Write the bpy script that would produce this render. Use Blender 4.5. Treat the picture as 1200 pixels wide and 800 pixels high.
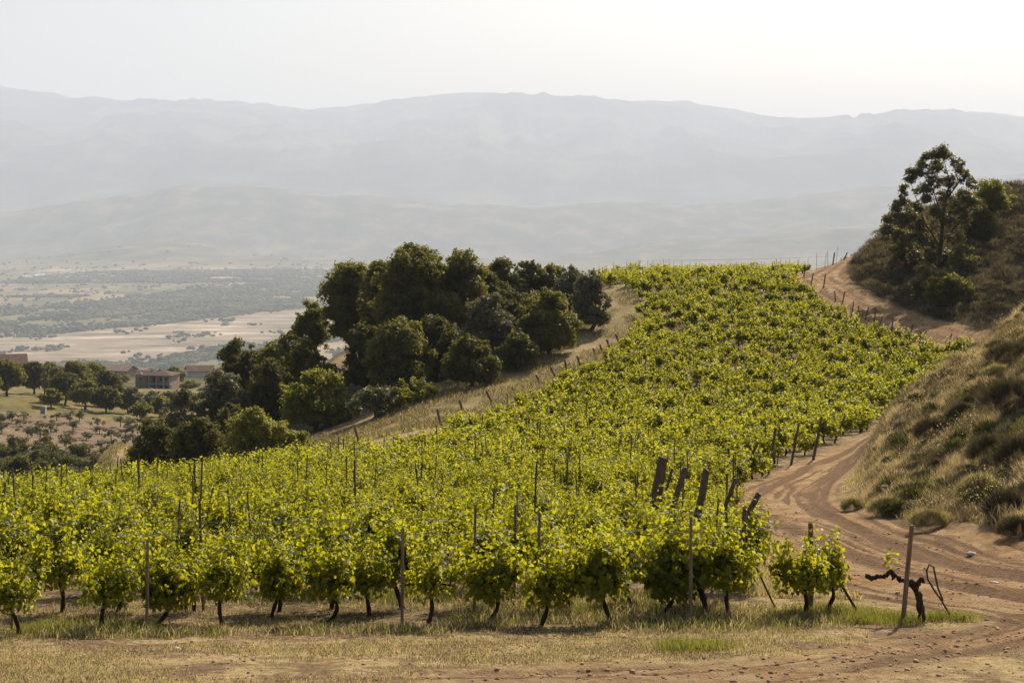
import bpy, math, numpy as np
from math import radians, sin, cos, pi
rng = np.random.default_rng(7)
sc = bpy.context.scene
for o in list(bpy.data.objects): bpy.data.objects.remove(o)
COL = sc.collection

# ------------------------------------------------------------------ camera
F = 1800.0; HOR = 240.0          # focal length and horizon row, in the 1200x800 frame
cam = bpy.data.cameras.new('camera'); camo = bpy.data.objects.new('camera', cam); COL.objects.link(camo)
camo.location = (0, 0, 0); camo.rotation_euler = (pi/2, 0, 0)
cam.sensor_width = 36; cam.lens = 36*F/1200; cam.shift_y = -(400-HOR)/1200
cam.clip_start = .5; cam.clip_end = 120000
sc.camera = camo
# ------------------------------------------------------------------ light
SUN_EL, SUN_AZ, SUN_STR = radians(37), radians(26), 5.0     # azimuth: to the right of the view direction (+Y)
SKY_STR = .088
sun = bpy.data.lights.new('sun', 'SUN'); suno = bpy.data.objects.new('sun', sun); COL.objects.link(suno)
sun.energy = SUN_STR; sun.angle = radians(.55); sun.color = (1, .90, .73)
suno.rotation_euler = (pi/2-SUN_EL, 0, pi-SUN_AZ)
w = bpy.data.worlds.new('World'); sc.world = w; w.use_nodes = True
nt = w.node_tree; nt.nodes.clear()
sky = nt.nodes.new('ShaderNodeTexSky'); sky.sky_type = 'NISHITA'; sky.sun_disc = False
sky.sun_elevation = SUN_EL; sky.sun_rotation = SUN_AZ; sky.altitude = 300; sky.air_density = 1.0; sky.dust_density = 4.0; sky.ozone_density = 1.0
bg = nt.nodes.new('ShaderNodeBackground'); bg.inputs[1].default_value = SKY_STR
wo = nt.nodes.new('ShaderNodeOutputWorld')
wm_ = nt.nodes.new('ShaderNodeMix'); wm_.data_type = 'RGBA'; wm_.blend_type = 'MULTIPLY'; wm_.inputs[0].default_value = 1; wm_.inputs[7].default_value = (1, .976, .924, 1)
nt.links.new(sky.outputs[0], wm_.inputs[6]); nt.links.new(wm_.outputs[2], bg.inputs[0]); nt.links.new(bg.outputs[0], wo.inputs[0])
sc.view_settings.view_transform = 'Standard'; sc.view_settings.look = 'None'
sc.view_settings.exposure = 0.60; sc.view_settings.gamma = 1; sc.view_settings.use_curve_mapping = False
sc.cycles.use_denoising = True
sc.cycles.max_bounces = 6; sc.cycles.diffuse_bounces = 2; sc.cycles.glossy_bounces = 2
sc.cycles.transmission_bounces = 4; sc.cycles.volume_bounces = 1; sc.cycles.transparent_max_bounces = 4
sc.cycles.use_adaptive_sampling = True; sc.cycles.adaptive_threshold = .02

# ------------------------------------------------------------------ helpers
def build(name, V, Fc, mats, parent=None, smooth=False, attrs=None, midx=None, cattrs=None):
    V = np.asarray(V, np.float32).reshape(-1, 3)
    me = bpy.data.meshes.new(name)
    if isinstance(Fc, np.ndarray) and Fc.ndim == 2:
        n, k = Fc.shape
        me.vertices.add(len(V)); me.vertices.foreach_set('co', V.ravel())
        me.loops.add(n*k); me.loops.foreach_set('vertex_index', Fc.astype(np.int32).ravel())
        me.polygons.add(n); me.polygons.foreach_set('loop_start', np.arange(0, n*k, k, dtype=np.int32))
        me.update(calc_edges=True)
    else:
        me.from_pydata(V.tolist(), [], [list(map(int, f)) for f in Fc]); me.update()
        n = len(me.polygons)
    if smooth: me.polygons.foreach_set('use_smooth', np.ones(n, bool))
    for m in (mats if isinstance(mats, (list, tuple)) else [mats]): me.materials.append(m)
    if midx is not None: me.polygons.foreach_set('material_index', np.asarray(midx, np.int32))
    for k_, a in (attrs or {}).items():
        at = me.attributes.new(k_, 'FLOAT', 'POINT'); at.data.foreach_set('value', np.asarray(a, np.float32).ravel())
    for k_, a in (cattrs or {}).items():
        at = me.attributes.new(k_, 'FLOAT_COLOR', 'POINT'); at.data.foreach_set('color', np.asarray(a, np.float32).ravel())
    o = bpy.data.objects.new(name, me); COL.objects.link(o)
    if parent is not None: o.parent = parent
    return o
def tag(o, label=None, cat=None, group=None, kind=None):
    if label: o['label'] = label
    if cat: o['category'] = cat
    if group: o['group'] = group
    if kind: o['kind'] = kind
    return o
def empty(name, loc, label=None, cat=None, group=None, rz=0):
    o = bpy.data.objects.new(name, None); COL.objects.link(o); o.location = loc; o.rotation_euler = (0, 0, rz)
    o.empty_display_size = .2
    return tag(o, label, cat, group)

class MB:
    def __init__(s): s.V = []; s.F = []; s.M = []; s.n = 0
    def add(s, V, Fc, m=0):
        V = np.asarray(V, float).reshape(-1, 3)
        for f in Fc: s.F.append([int(i)+s.n for i in f]); s.M.append(m)
        s.V.append(V); s.n += len(V); return s
    def box(s, x0, x1, y0, y1, z0, z1, m=0):
        V = [(x, y, z) for z in (z0, z1) for y in (y0, y1) for x in (x0, x1)]
        return s.add(V, [(0,2,3,1),(4,5,7,6),(0,1,5,4),(1,3,7,5),(3,2,6,7),(2,0,4,6)], m)
    def tube(s, P, R, k=6, m=0, cap=True):
        V, Fc = tube(P, R, k)
        s.add(V, Fc, m)
        if cap:
            s.F.append([s.n-1-i for i in range(k)][::-1]); s.M.append(m)
            s.F.append([s.n-len(V)+i for i in range(k)][::-1]); s.M.append(m)
        return s
    def build(s, name, mats, parent=None, smooth=False):
        return build(name, np.concatenate(s.V), s.F, mats, parent, smooth, midx=s.M)

def tube(P, R, k=6):
    P = np.asarray(P, float); R = np.broadcast_to(np.asarray(R, float), (len(P),))
    T = np.gradient(P, axis=0); T /= np.linalg.norm(T, axis=1)[:, None]+1e-9
    up = np.array([0, 0, 1.]) if abs(T[0][2]) < .8 else np.array([0, 1., 0])
    U = np.cross(T, up); U /= np.linalg.norm(U, axis=1)[:, None]+1e-9; W = np.cross(T, U)
    a = np.linspace(0, 2*pi, k, endpoint=False)
    V = P[:, None]+R[:, None, None]*(U[:, None]*np.cos(a)[None, :, None]+W[:, None]*np.sin(a)[None, :, None])
    n = len(P); Fc = [(i*k+j, i*k+(j+1) % k, (i+1)*k+(j+1) % k, (i+1)*k+j) for i in range(n-1) for j in range(k)]
    return V.reshape(-1, 3), Fc

def hsh(i, j, s):
    h = (i.astype(np.int64)*374761393+j.astype(np.int64)*668265263+s*974711) & 0x7fffffff
    h = (h ^ (h >> 13))*1274126177 & 0x7fffffff
    return ((h ^ (h >> 16)) & 0xffffff)/float(0xffffff)
def vn(x, y, s=0):
    x = np.asarray(x, float); y = np.asarray(y, float)
    i = np.floor(x); j = np.floor(y); u = x-i; v = y-j; u = u*u*(3-2*u); v = v*v*(3-2*v)
    a = hsh(i, j, s); b = hsh(i+1, j, s); c = hsh(i, j+1, s); d = hsh(i+1, j+1, s)
    return (a*(1-u)+b*u)*(1-v)+(c*(1-u)+d*u)*v
def fbm(x, y, s=0, o=4, ridge=False):
    r = 0; a = 1; t = 0
    for k in range(o):
        n_ = vn(x*2**k+k*17.3, y*2**k-k*9.1, s+k)
        if ridge: n_ = 1-abs(2*n_-1)
        r = r+a*n_; t += a; a *= .5
    return r/t
def sm(x, a, b):
    t = np.clip((np.asarray(x, float)-a)/(b-a), 0, 1); return t*t*(3-2*t)
def pchip(xs, Y, x):
    """xs (n), Y (n, ...) ; returns slopes-based interpolation at x (m) -> (m, ...)"""
    h = np.diff(xs); sh = (len(h),)+(1,)*(Y.ndim-1)
    dl = np.diff(Y, axis=0)/h.reshape(sh)
    m = np.zeros_like(Y)
    w1 = (2*h[1:]+h[:-1]).reshape((-1,)+sh[1:]); w2 = (h[1:]+2*h[:-1]).reshape((-1,)+sh[1:])
    good = dl[1:]*dl[:-1] > 0
    with np.errstate(divide='ignore', invalid='ignore'):
        mm = (w1+w2)/(w1/dl[:-1]+w2/dl[1:])
    m[1:-1] = np.where(good, mm, 0); m[0] = dl[0]; m[-1] = dl[-1]
    return m

# ------------------------------------------------------------------ terrain function (metres; camera eye at the origin, +Y forward)
D = np.array([12,16,21,26,32,40,50,62,75,88,100,112,125,140,155,175,195,210,260,330,420,600,800,1100.])
TB = {
 -600:[885,790,740,690,660,632,615,610,620,660,700,715,700,680,650,610,540,490,455,435,440,450,455,480],
 -150:[885,790,740,689,655,626,609,603,602,645,700,715,700,680,650,610,545,495,460,438,445,452,455,475],
   0:[885,790,739,686,652,622,604,597,596,640,690,705,695,675,645,605,560,520,474,455,450,452,455,470],
  70:[885,790,738,685,651,621,602,592,588,625,655,660,650,630,605,585,566,524,480,460,451,450,452,470],
 125:[885,790,737,685,650,620,600,589,579,577,562,545,533,532,560,578,570,528,487,466,452,448,450,470],
 180:[885,790,737,684,650,619,598,585,574,571,558,545,535,530,545,560,562,530,490,470,454,446,445,460],
 240:[885,790,736,684,649,618,595,579,566,560,545,528,510,500,515,545,545,520,482,466,455,442,438,450],
 320:[885,790,736,684,649,617,592,573,553,541,530,510,490,475,490,530,545,540,500,485,470,460,460,470],
 400:[885,790,735,684,648,616,589,566,538,519,505,480,445,415,418,470,520,545,560,560,540,520,500,490],
 500:[885,790,735,683,648,616,588,561,530,498,472,448,415,385,380,440,480,510,550,560,550,530,500,490],
 600:[885,790,735,683,648,616,587,559,528,494,462,422,380,343,335,390,440,480,540,560,550,530,500,490],
 680:[885,790,734,682,648,616,586,558,527,493,457,415,375,340,333,372,430,470,530,560,550,530,500,490],
 740:[885,790,733,682,647,615,585,557,526,492,456,412,369,330,324,364,420,460,530,560,550,530,500,490],
 850:[885,790,733,683,647,614,584,556,525,491,455,412,368,329,327,375,430,470,530,560,550,530,500,490],
 950:[885,790,734,685,648,613,582,552,522,489,453,413,371,327,317,350,410,450,520,560,550,530,500,490],
1000:[885,790,737,688,650,612,572,541,519,490,454,411,368,322,299,320,380,430,510,550,550,530,500,490],
1050:[885,790,738,688,650,605,535,479,499,491,454,410,367,305,264,285,350,400,500,540,540,530,500,490],
1100:[885,790,738,688,648,588,500,440,490,490,450,405,352,290,249,268,330,390,490,530,540,530,500,490],
1150:[885,790,737,687,643,560,465,407,473,480,443,398,335,275,236,250,320,380,480,530,540,530,500,490],
1200:[885,790,735,686,634,530,430,366,440,460,430,393,315,257,223,235,300,370,470,520,540,530,500,490],
1300:[885,790,732,670,600,480,370,300,380,420,405,370,285,222,200,210,280,350,450,500,530,530,500,490],
1800:[880,780,715,630,540,420,300,240,300,340,340,300,240,200,180,190,260,330,430,490,520,530,500,490]}
PX = np.array(sorted(TB), float); ZT = np.array([[-(y-HOR)/F*d for y, d in zip(TB[int(p)], D)] for p in PX])   # (npx, nd)
LD = np.log(D)
def interp2(xs, ls, Z, x, l):
    """separable pchip interpolation of table Z (nx, nl) at point arrays x, l"""
    x = np.clip(x, xs[0], xs[-1]); l = np.clip(l, ls[0], ls[-1])
    M = pchip(ls, Z.T.copy(), None).T                       # slopes along l
    j = np.clip(np.searchsorted(ls, l, side='right')-1, 0, len(ls)-2)
    h = ls[j+1]-ls[j]; t = (l-ls[j])/h
    h00 = 2*t**3-3*t**2+1; h10 = t**3-2*t**2+t; h01 = -2*t**3+3*t**2; h11 = t**3-t**2
    i = np.clip(np.searchsorted(xs, x, side='right')-1, 0, len(xs)-2)
    def col(ii):
        ii = np.clip(ii, 0, len(xs)-1)
        return Z[ii, j]*h00+M[ii, j]*h*h10+Z[ii, j+1]*h01+M[ii, j+1]*h*h11
    y0, y1, y2, y3 = col(i-1), col(i), col(i+1), col(i+2)
    x0 = xs[np.clip(i-1, 0, len(xs)-1)]; x1 = xs[i]; x2 = xs[i+1]; x3 = xs[np.clip(i+2, 0, len(xs)-1)]
    hh = x2-x1; d1 = (y2-y1)/hh
    d0 = np.where(i > 0, (y1-y0)/np.maximum(x1-x0, 1e-6), d1); d2 = np.where(i < len(xs)-2, (y3-y2)/np.maximum(x3-x2, 1e-6), d1)
    m1 = .5*(d0+d1); m2 = .5*(d1+d2); s = (x-x1)/hh
    return (2*s**3-3*s**2+1)*y1+(s**3-2*s**2+s)*hh*m1+(-2*s**3+3*s**2)*y2+(s**3-s**2)*hh*m2
def zbase(X, Y):
    X = np.asarray(X, float); Y = np.asarray(Y, float); Yc = np.maximum(Y, 12)
    z = interp2(PX, LD, ZT, 600+F*X/Yc, np.log(Yc))
    return z+(12-np.clip(Y, -30, 12))*.19*(Y < 12)
def hit(px, py, dmin=13., dmax=420.):
    d = np.exp(np.linspace(math.log(dmin), math.log(dmax), 1500)); X = (px-600)/F*d
    y = HOR-F*zbase(X, d)/d
    k = np.argmax(y <= py); k = k if y[k] <= py else len(d)-1
    return d[k]
def W(px, d): return np.array([(px-600)/F*d, d])
def wpoint(px, py, d): return np.array([(px-600)/F*d, d, -(py-HOR)/F*d])

def densify(P, n=14):
    P = np.asarray(P, float); out = []
    for i in range(len(P)-1):
        p0 = P[max(i-1, 0)]; p1 = P[i]; p2 = P[i+1]; p3 = P[min(i+2, len(P)-1)]
        for t in np.linspace(0, 1, n, endpoint=False):
            out.append(.5*((2*p1)+(-p0+p2)*t+(2*p0-5*p1+4*p2-p3)*t*t+(-p0+3*p1-3*p2+p3)*t**3))
    out.append(P[-1]); return np.array(out)
ROAD_LOW = densify([W(1500, 21), W(1300, 24), W(1170, 26.5), W(1060, 31), W(975, 37.5), W(925, 44), W(922, 53), W(962, 62), W(1010, 70), W(1070, 78), W(1130, 88), W(1190, 97), W(1260, 104), W(1225, 110), W(1150, 111.5), W(1105, 114), W(1060, 119), W(1010, 127), W(970, 134), W(953, 141), W(966, 148), W(985, 153), W(1000, 160)])
TRACK = densify([W(-300, 14.4), W(300, 15.0), W(700, 15.6), W(900, 16.3), W(1060, 18), W(1180, 20), W(1300, 22), W(1450, 22)])
PATH = densify([W(690, 140), W(716, 137), W(736, 131), W(732, 123), W(700, 113), W(660, 105), W(615, 100), W(560, 95), W(500, 90.5), W(440, 87), W(370, 84), W(300, 84)])
HITP = lambda p, y_: W(p, hit(p, y_, 60, 150))
PATH = densify([W(690, 140), W(716, 137)]+[HITP(*q) for q in ((729, 365), (707, 393), (670, 412), (633, 430), (597, 448), (560, 465), (523, 480), (487, 491), (450, 503), (400, 516), (350, 528))])
SPUR = densify([W(135, 88), W(132, 98), W(140, 112), W(148, 128), W(160, 142)])
def pdist(X, Y, P):
    """distance (signed across) and arc length to a polyline"""
    X = X.ravel(); Y = Y.ravel()
    best = np.full(X.shape, 1e9); S = np.zeros(X.shape); s0 = 0
    for a, b in zip(P[:-1], P[1:]):
        v = b-a; L = np.hypot(*v)
        if L < 1e-6: continue
        near = (np.abs(X-(a[0]+b[0])/2) < 14+L) & (np.abs(Y-(a[1]+b[1])/2) < 14+L)
        if near.any():
            x = X[near]-a[0]; y = Y[near]-a[1]; t = np.clip((x*v[0]+y*v[1])/L**2, 0, 1)
            dx = x-t*v[0]; dy = y-t*v[1]; dd = np.hypot(dx, dy)*np.sign(v[0]*y-v[1]*x+1e-9)
            bb = best[near]; ss = S[near]; m = np.abs(dd) < np.abs(bb); bb[m] = dd[m]; ss[m] = (s0+t*L)[m]; best[near] = bb; S[near] = ss
        s0 += L
    return best, S
def surf(X, Y, full=False):
    sh = np.shape(X); X = np.asarray(X, float).ravel(); Y = np.asarray(Y, float).ravel()
    z = zbase(X, Y); Yc = np.maximum(Y, 12); px = 600+F*X/Yc
    dr, s_ = pdist(X, Y, ROAD_LOW); dt, s2 = pdist(X, Y, TRACK); dp, s3 = pdist(X, Y, PATH); ds, s4 = pdist(X, Y, SPUR)
    wob = (fbm(X*.9, Y*.9, 31, 3)-.5)
    hwid = 2.2+.5*wob + 1.5*sm(Y, 45, 24)+1.3*sm(Y, 100, 118)
    road = sm(np.abs(dr)+wob*.9, hwid, hwid-.8)
    track = sm(np.abs(dt)+wob*1.2, 1.45, .5)*sm(px, 150, 900)*.85
    path = sm(np.abs(dp)+wob*1.2, 3.1, 1.9)
    spur = sm(np.abs(ds)+wob*.6, .75, .35)
    # wheel ruts and churned earth, part of the relief
    rut = np.exp(-((np.abs(dr)-.85)/.28)**2)*road+.8*np.exp(-((np.abs(dt)-.7)/.22)**2)*track
    rut = rut*(0.35+1.1*vn(s_*.5, dr*.7, 5))
    st1 = fbm(dr*5.5+.5*np.sin(s_*.35), s_*.16, 15, 3); st2 = fbm(dt*6+.4*np.sin(s2*.3), s2*.14, 16, 3)
    streak = sm(st1, .44, .68)*road+sm(st2, .44, .68)*track
    mess = (fbm(dr*3.2, s_*.45, 12, 3)-.5)*road+(fbm(dt*4, s2*.5, 13, 3)-.5)*track
    rough = .02+.0011*np.clip(Y, 0, 90)+.004*np.clip(Y-150, 0, 100)
    n1 = fbm(X*1.3, Y*1.3, 3, 4)-.5; n0 = fbm(X*.13, Y*.13, 8, 3)-.5
    bank = np.clip(sm(px, 985, 1060)*sm(Y, 27.5, 37)*(1-road), 0, 1)
    z = z+n1*(rough*(1-.5*road)+.28*bank)+n0*(.1+.006*np.clip(Y, 0, 160)*sm(Y, 30, 60))*(1-.7*road)
    z = z-.045*rut-.025*streak+.11*mess
    z = z+(fbm(X*5, Y*5, 21, 3)-.5)*.035*sm(Y, 60, 25)
    if full: return z.reshape(sh), dict(road=np.maximum(road, track), rut=np.clip((.55*rut+.95*streak*(.4+.9*fbm(X*.6, Y*.6, 88, 2)))*(1-.5*sm(Y, 90, 112))+np.clip(mess*1.2, 0, 1), 0, 1), path=np.maximum(path, spur*.45), onroad=road, onpath=path, bank=bank, track=track)
    return z.reshape(sh)
def H(x, y): return float(surf(np.array([x]), np.array([y]))[0])

# ------------------------------------------------------------------ materials
def newmat(name):
    m = bpy.data.materials.new(name); m.use_nodes = True; n = m.node_tree; n.nodes.clear(); return m, n
def N(n, t, **k):
    q = n.nodes.new(t)
    for a, v in k.items():
        if a.startswith('i_'): q.inputs[a[2:].replace('_', ' ')].default_value = v
        else: setattr(q, a, v)
    return q
def L(n, a, b): n.links.new(a, b)
def ramp(n, fac, stops, interp='LINEAR'):
    r = N(n, 'ShaderNodeValToRGB'); r.color_ramp.interpolation = interp
    while len(r.color_ramp.elements) < len(stops): r.color_ramp.elements.new(.5)
    for e, (p, c) in zip(r.color_ramp.elements, stops): e.position = p; e.color = (*c, 1)
    L(n, fac, r.inputs[0]); return r.outputs[0]
def noise(n, vec, scale, detail=6, rough=.6):
    q = N(n, 'ShaderNodeTexNoise'); q.inputs['Scale'].default_value = scale; q.inputs['Detail'].default_value = detail; q.inputs['Roughness'].default_value = rough
    if vec is not None: L(n, vec, q.inputs['Vector'])
    return q.outputs[0]
def mix(n, f, a, b, mode='MIX'):
    q = N(n, 'ShaderNodeMix', data_type='RGBA', blend_type=mode)
    for s, v in ((0, f), (6, a), (7, b)):
        if hasattr(v, 'links') or isinstance(v, bpy.types.NodeSocket): L(n, v, q.inputs[s])
        else: q.inputs[s].default_value = v if s == 0 else (*v, 1)
    return q.outputs[2]
def attr(n, name): return N(n, 'ShaderNodeAttribute', attribute_name=name).outputs['Fac']
def principled(n, col, rough=.9, spec=.15, bump=None, bstr=.5, bdist=.05):
    p = N(n, 'ShaderNodeBsdfPrincipled'); p.inputs['Roughness'].default_value = rough; p.inputs['Specular IOR Level'].default_value = spec
    if isinstance(col, bpy.types.NodeSocket): L(n, col, p.inputs['Base Color'])
    else: p.inputs['Base Color'].default_value = (*col, 1)
    if bump is not None:
        b = N(n, 'ShaderNodeBump'); b.inputs['Strength'].default_value = bstr; b.inputs['Distance'].default_value = bdist
        L(n, bump, b.inputs['Height']); L(n, b.outputs[0], p.inputs['Normal'])
    return p
def out(n, sh): o = N(n, 'ShaderNodeOutputMaterial'); L(n, sh, o.inputs[0])

def m_simple(name, col, rough=.85, var=.25, scale=4, spec=.2, bstr=.4, bdist=.02):
    m, n = newmat(name); tc = N(n, 'ShaderNodeTexCoord')
    f = noise(n, tc.outputs['Object'], scale)
    lo = tuple(c*(1-var) for c in col); hi = tuple(min(c*(1+var), 1) for c in col)
    c = ramp(n, f, [(.3, lo), (.7, hi)])
    out(n, principled(n, c, rough, spec, f, bstr, bdist).outputs[0]); return m
def m_wood(name, a, b):
    m, n = newmat(name); tc = N(n, 'ShaderNodeTexCoord'); mp = N(n, 'ShaderNodeMapping'); mp.inputs['Scale'].default_value = (40, 40, 3)
    L(n, tc.outputs['Object'], mp.inputs[0]); f = noise(n, mp.outputs[0], 1, 5, .65)
    c = ramp(n, f, [(.3, a), (.7, b)])
    out(n, principled(n, c, .9, .1, f, .8, .01).outputs[0]); return m
def m_leaf(name, a, b, trans, tfac=.35, rough=.5, spec=.3):
    """a..b: range of leaf colours, one value per leaf; trans: what shines through"""
    m, n = newmat(name); g = N(n, 'ShaderNodeNewGeometry'); r = g.outputs['Random Per Island']
    oi = N(n, 'ShaderNodeObjectInfo')
    c = ramp(n, r, [(0, a), (.55, tuple((x+y)/2 for x, y in zip(a, b))), (1, b)])
    c = mix(n, .35, c, mix(n, oi.outputs['Random'], a, b))
    p = principled(n, c, rough, spec)
    t = N(n, 'ShaderNodeBsdfTranslucent')
    tc = mix(n, r, tuple(x*.8 for x in trans), tuple(min(1, x*1.25) for x in trans)); L(n, tc, t.inputs[0])
    ms = N(n, 'ShaderNodeMixShader'); ms.inputs[0].default_value = tfac
    L(n, p.outputs[0], ms.inputs[1]); L(n, t.outputs[0], ms.inputs[2]); out(n, ms.outputs[0]); return m

def m_terrain():
    m, n = newmat('earth_and_dry_grass'); tc = N(n, 'ShaderNodeTexCoord'); O = tc.outputs['Object']
    fine = noise(n, O, 9, 8, .7); mid = noise(n, O, 1.6, 6, .65); big = noise(n, O, .25, 4, .6)
    grass = ramp(n, fine, [(.3, (.27, .18, .075)), (.5, (.50, .36, .18)), (.72, (.68, .52, .29))])
    green = ramp(n, fine, [(.3, (.14, .12, .04)), (.65, (.34, .27, .10))])
    soil = ramp(n, fine, [(.3, (.13, .075, .04)), (.5, (.24, .15, .085)), (.72, (.38, .26, .16))])
    c = mix(n, ramp(n, mid, [(.42, (0, 0, 0)), (.62, (1, 1, 1))]), grass, green)
    c = mix(n, ramp(n, noise(n, O, .8, 5, .7), [(.47, (0, 0, 0)), (.58, (1, 1, 1))]), c, soil)
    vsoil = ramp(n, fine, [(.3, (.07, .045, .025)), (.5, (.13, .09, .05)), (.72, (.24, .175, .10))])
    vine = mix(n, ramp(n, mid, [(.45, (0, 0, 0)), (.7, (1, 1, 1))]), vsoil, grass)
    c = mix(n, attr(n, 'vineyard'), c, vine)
    hill = mix(n, ramp(n, mid, [(.35, (0, 0, 0)), (.65, (1, 1, 1))]), (.065, .048, .028), (.19, .14, .078))
    hill = mix(n, ramp(n, noise(n, O, 5, 6, .7), [(.5, (0, 0, 0)), (.7, (1, 1, 1))]), hill, (.25, .185, .105))
    c = mix(n, attr(n, 'bank'), c, hill)
    gold = ramp(n, noise(n, O, .12, 5, .65), [(.3, (.26, .185, .075)), (.5, (.18, .145, .055)), (.65, (.10, .10, .04))])
    c = mix(n, attr(n, 'opposite'), c, gold)
    terr = ramp(n, noise(n, O, .5, 6, .7), [(.35, (.15, .10, .065)), (.65, (.27, .20, .13))])
    c = mix(n, attr(n, 'terrace'), c, terr)
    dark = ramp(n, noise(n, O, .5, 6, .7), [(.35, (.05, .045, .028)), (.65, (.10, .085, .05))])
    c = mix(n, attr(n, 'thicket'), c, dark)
    pth = ramp(n, fine, [(.32, (.22, .15, .075)), (.5, (.40, .285, .15)), (.68, (.58, .44, .25))])
    pth = mix(n, ramp(n, big, [(.42, (0, 0, 0)), (.6, (1, 1, 1))]), pth, mix(n, fine, (.14, .11, .045), (.42, .33, .15)))
    c = mix(n, attr(n, 'path'), c, pth)
    rd = ramp(n, fine, [(.3, (.17, .083, .034)), (.5, (.32, .18, .08)), (.68, (.48, .31, .155))])
    rd = mix(n, ramp(n, noise(n, O, .9, 6, .7), [(.45, (0, 0, 0)), (.62, (1, 1, 1))]), rd, (.45, .32, .17))
    rt = ramp(n, fine, [(.32, (.10, .055, .028)), (.66, (.26, .155, .082))])
    rd = mix(n, ramp(n, attr(n, 'rut'), [(.12, (0, 0, 0)), (.5, (1, 1, 1))]), rd, rt)
    c = mix(n, attr(n, 'road'), c, rd)
    h = N(n, 'ShaderNodeMath', operation='ADD'); L(n, fine, h.inputs[0]); L(n, noise(n, O, 40, 4, .7), h.inputs[1])
    out(n, principled(n, c, .95, .08, h.outputs[0], .95, .06).outputs[0]); return m
M_TER = m_terrain()
M_BARK = m_wood('bark', (.035, .024, .016), (.11, .08, .055))
M_VBARK = m_wood('vine_bark', (.02, .014, .010), (.075, .05, .035))
M_POST = m_wood('weathered_post_wood', (.07, .05, .035), (.20, .145, .10))
M_STAKE = m_wood('stake_wood', (.10, .075, .05), (.30, .22, .15))
M_VLEAF = m_leaf('vine_leaf', (.020, .040, .005), (.088, .11, .011), (.64, .61, .02), .42, .5, .25)
M_OAK = m_leaf('oak_leaf', (.058, .060, .016), (.175, .16, .046), (.34, .31, .04), .36, .6, .15)
M_DARK = m_leaf('dark_evergreen_leaf', (.042, .045, .014), (.135, .122, .038), (.24, .22, .035), .30, .6, .12)
M_OLIVE = m_leaf('olive_leaf', (.085, .078, .038), (.20, .185, .10), (.24, .22, .08), .28, .55, .2)
M_BRIGHT = m_leaf('bright_shrub_leaf', (.09, .10, .018), (.19, .185, .04), (.38, .36, .04), .42, .55, .18)
M_EUC = m_leaf('eucalyptus_leaf', (.05, .05, .018), (.14, .12, .045), (.28, .23, .05), .32, .5, .2)
M_SCRUB = m_leaf('scrub_blade', (.09, .066, .036), (.28, .21, .12), (.22, .17, .075), .26, .8, .1)
M_SCRUBD = m_leaf('dark_scrub_blade', (.036, .031, .018), (.12, .10, .058), (.10, .085, .04), .18, .8, .1)
M_DRY = m_leaf('dry_grass_blade', (.40, .29, .13), (.78, .61, .35), (.70, .54, .25), .35, .7, .15)
M_GREENG = m_leaf('green_grass_blade', (.09, .10, .025), (.22, .21, .07), (.3, .3, .05), .35, .6, .15)
M_WIRE = m_simple('galvanised_wire', (.35, .34, .32), .45, .1, 20, .5)
M_BWIRE = m_simple('dark_rusty_wire', (.04, .03, .025), .7, .2, 20)
M_STONE = m_simple('pale_stone', (.62, .54, .43), .9, .2, 8)

# ------------------------------------------------------------------ near ground sheet, split by surface
def grid_faces(nr, nc):
    i = np.arange(nr-1)[:, None]*nc+np.arange(nc-1)[None]
    return np.stack([i, i+1, i+nc+1, i+nc], -1).reshape(-1, 4)
VP = np.array([(-420, 20.2), (-420, 60), (-150, 70), (0, 71), (150, 73), (300, 75), (421, hit(421, 541)), (517, hit(517, 519)), (577, hit(577, 494)), (633, hit(633, 467)), (682, hit(682, 451)), (706, hit(706, 432)), (726, hit(726, 418)),
               (748, 119), (752, 128), (742, 134.5), (716, 139.5), (690, 143), (680, 154), (850, 155), (945, 156), (940, 147), (928, 140), (934, 134), (955, 130), (1000, 121), (1060, 114), (1110, 109), (1165, 107), (1200, 100), (1160, 94),
               (1100, 89), (1042, hit(1000, 495)), (1010, 79), (978, 74), (948, 68), (927, 66), (895, 62), (868, 57), (862, 47), (878, 38), (884, 30), (872, 24.5), (865, 21.4), (860, 20.2)])
def inpoly(x, y, P):
    x = np.asarray(x, float); y = np.asarray(y, float); c = np.zeros(x.shape, bool)
    for (x0, y0), (x1, y1) in zip(P, np.roll(P, -1, 0)):
        if y0 == y1: continue
        m = ((y0 > y) != (y1 > y)) & (x < (x1-x0)*(y-y0)/(y1-y0)+x0); c ^= m
    return c
pxs = np.concatenate([np.linspace(-900, -90, 28), np.arange(-60, 1262, 3.), np.linspace(1290, 2100, 28)])
ds_ = np.concatenate([np.linspace(-30, 11.5, 40), np.exp(np.arange(math.log(12), math.log(400), .0042))])
DD, PP = np.meshgrid(ds_, pxs, indexing='ij')
XX = (PP-600)/F*np.where(DD < 12, 12, DD)
ZZ, msk = surf(XX, DD, True)
pxv = PP.ravel(); dv = DD.ravel()
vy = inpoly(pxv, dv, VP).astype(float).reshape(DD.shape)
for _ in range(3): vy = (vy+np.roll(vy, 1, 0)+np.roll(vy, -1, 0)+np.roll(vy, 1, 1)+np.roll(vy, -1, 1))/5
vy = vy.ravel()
hillm = np.maximum(msk['bank'], sm(pxv+ (dv-112)*0, 960, 1000)*sm(dv, 118, 128))
opp = sm(dv, 170, 185)*(pxv < 420)
terr = sm(dv, 207, 211)*sm(dv, 252, 244)*sm(pxv, 205, 150)
thick = np.clip(sm(pxv, 120, 60)*sm(dv, 78, 84)*sm(dv, 211, 205)+sm(dv, 100, 108)*sm(dv, 175, 160)*sm(pxv, 230, 280)*sm(pxv, 720, 690)*(1-msk['path'])*(pxv < 700), 0, 1)  # dark ground in the wood; left part puts the terrace bank's shade into colour
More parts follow.
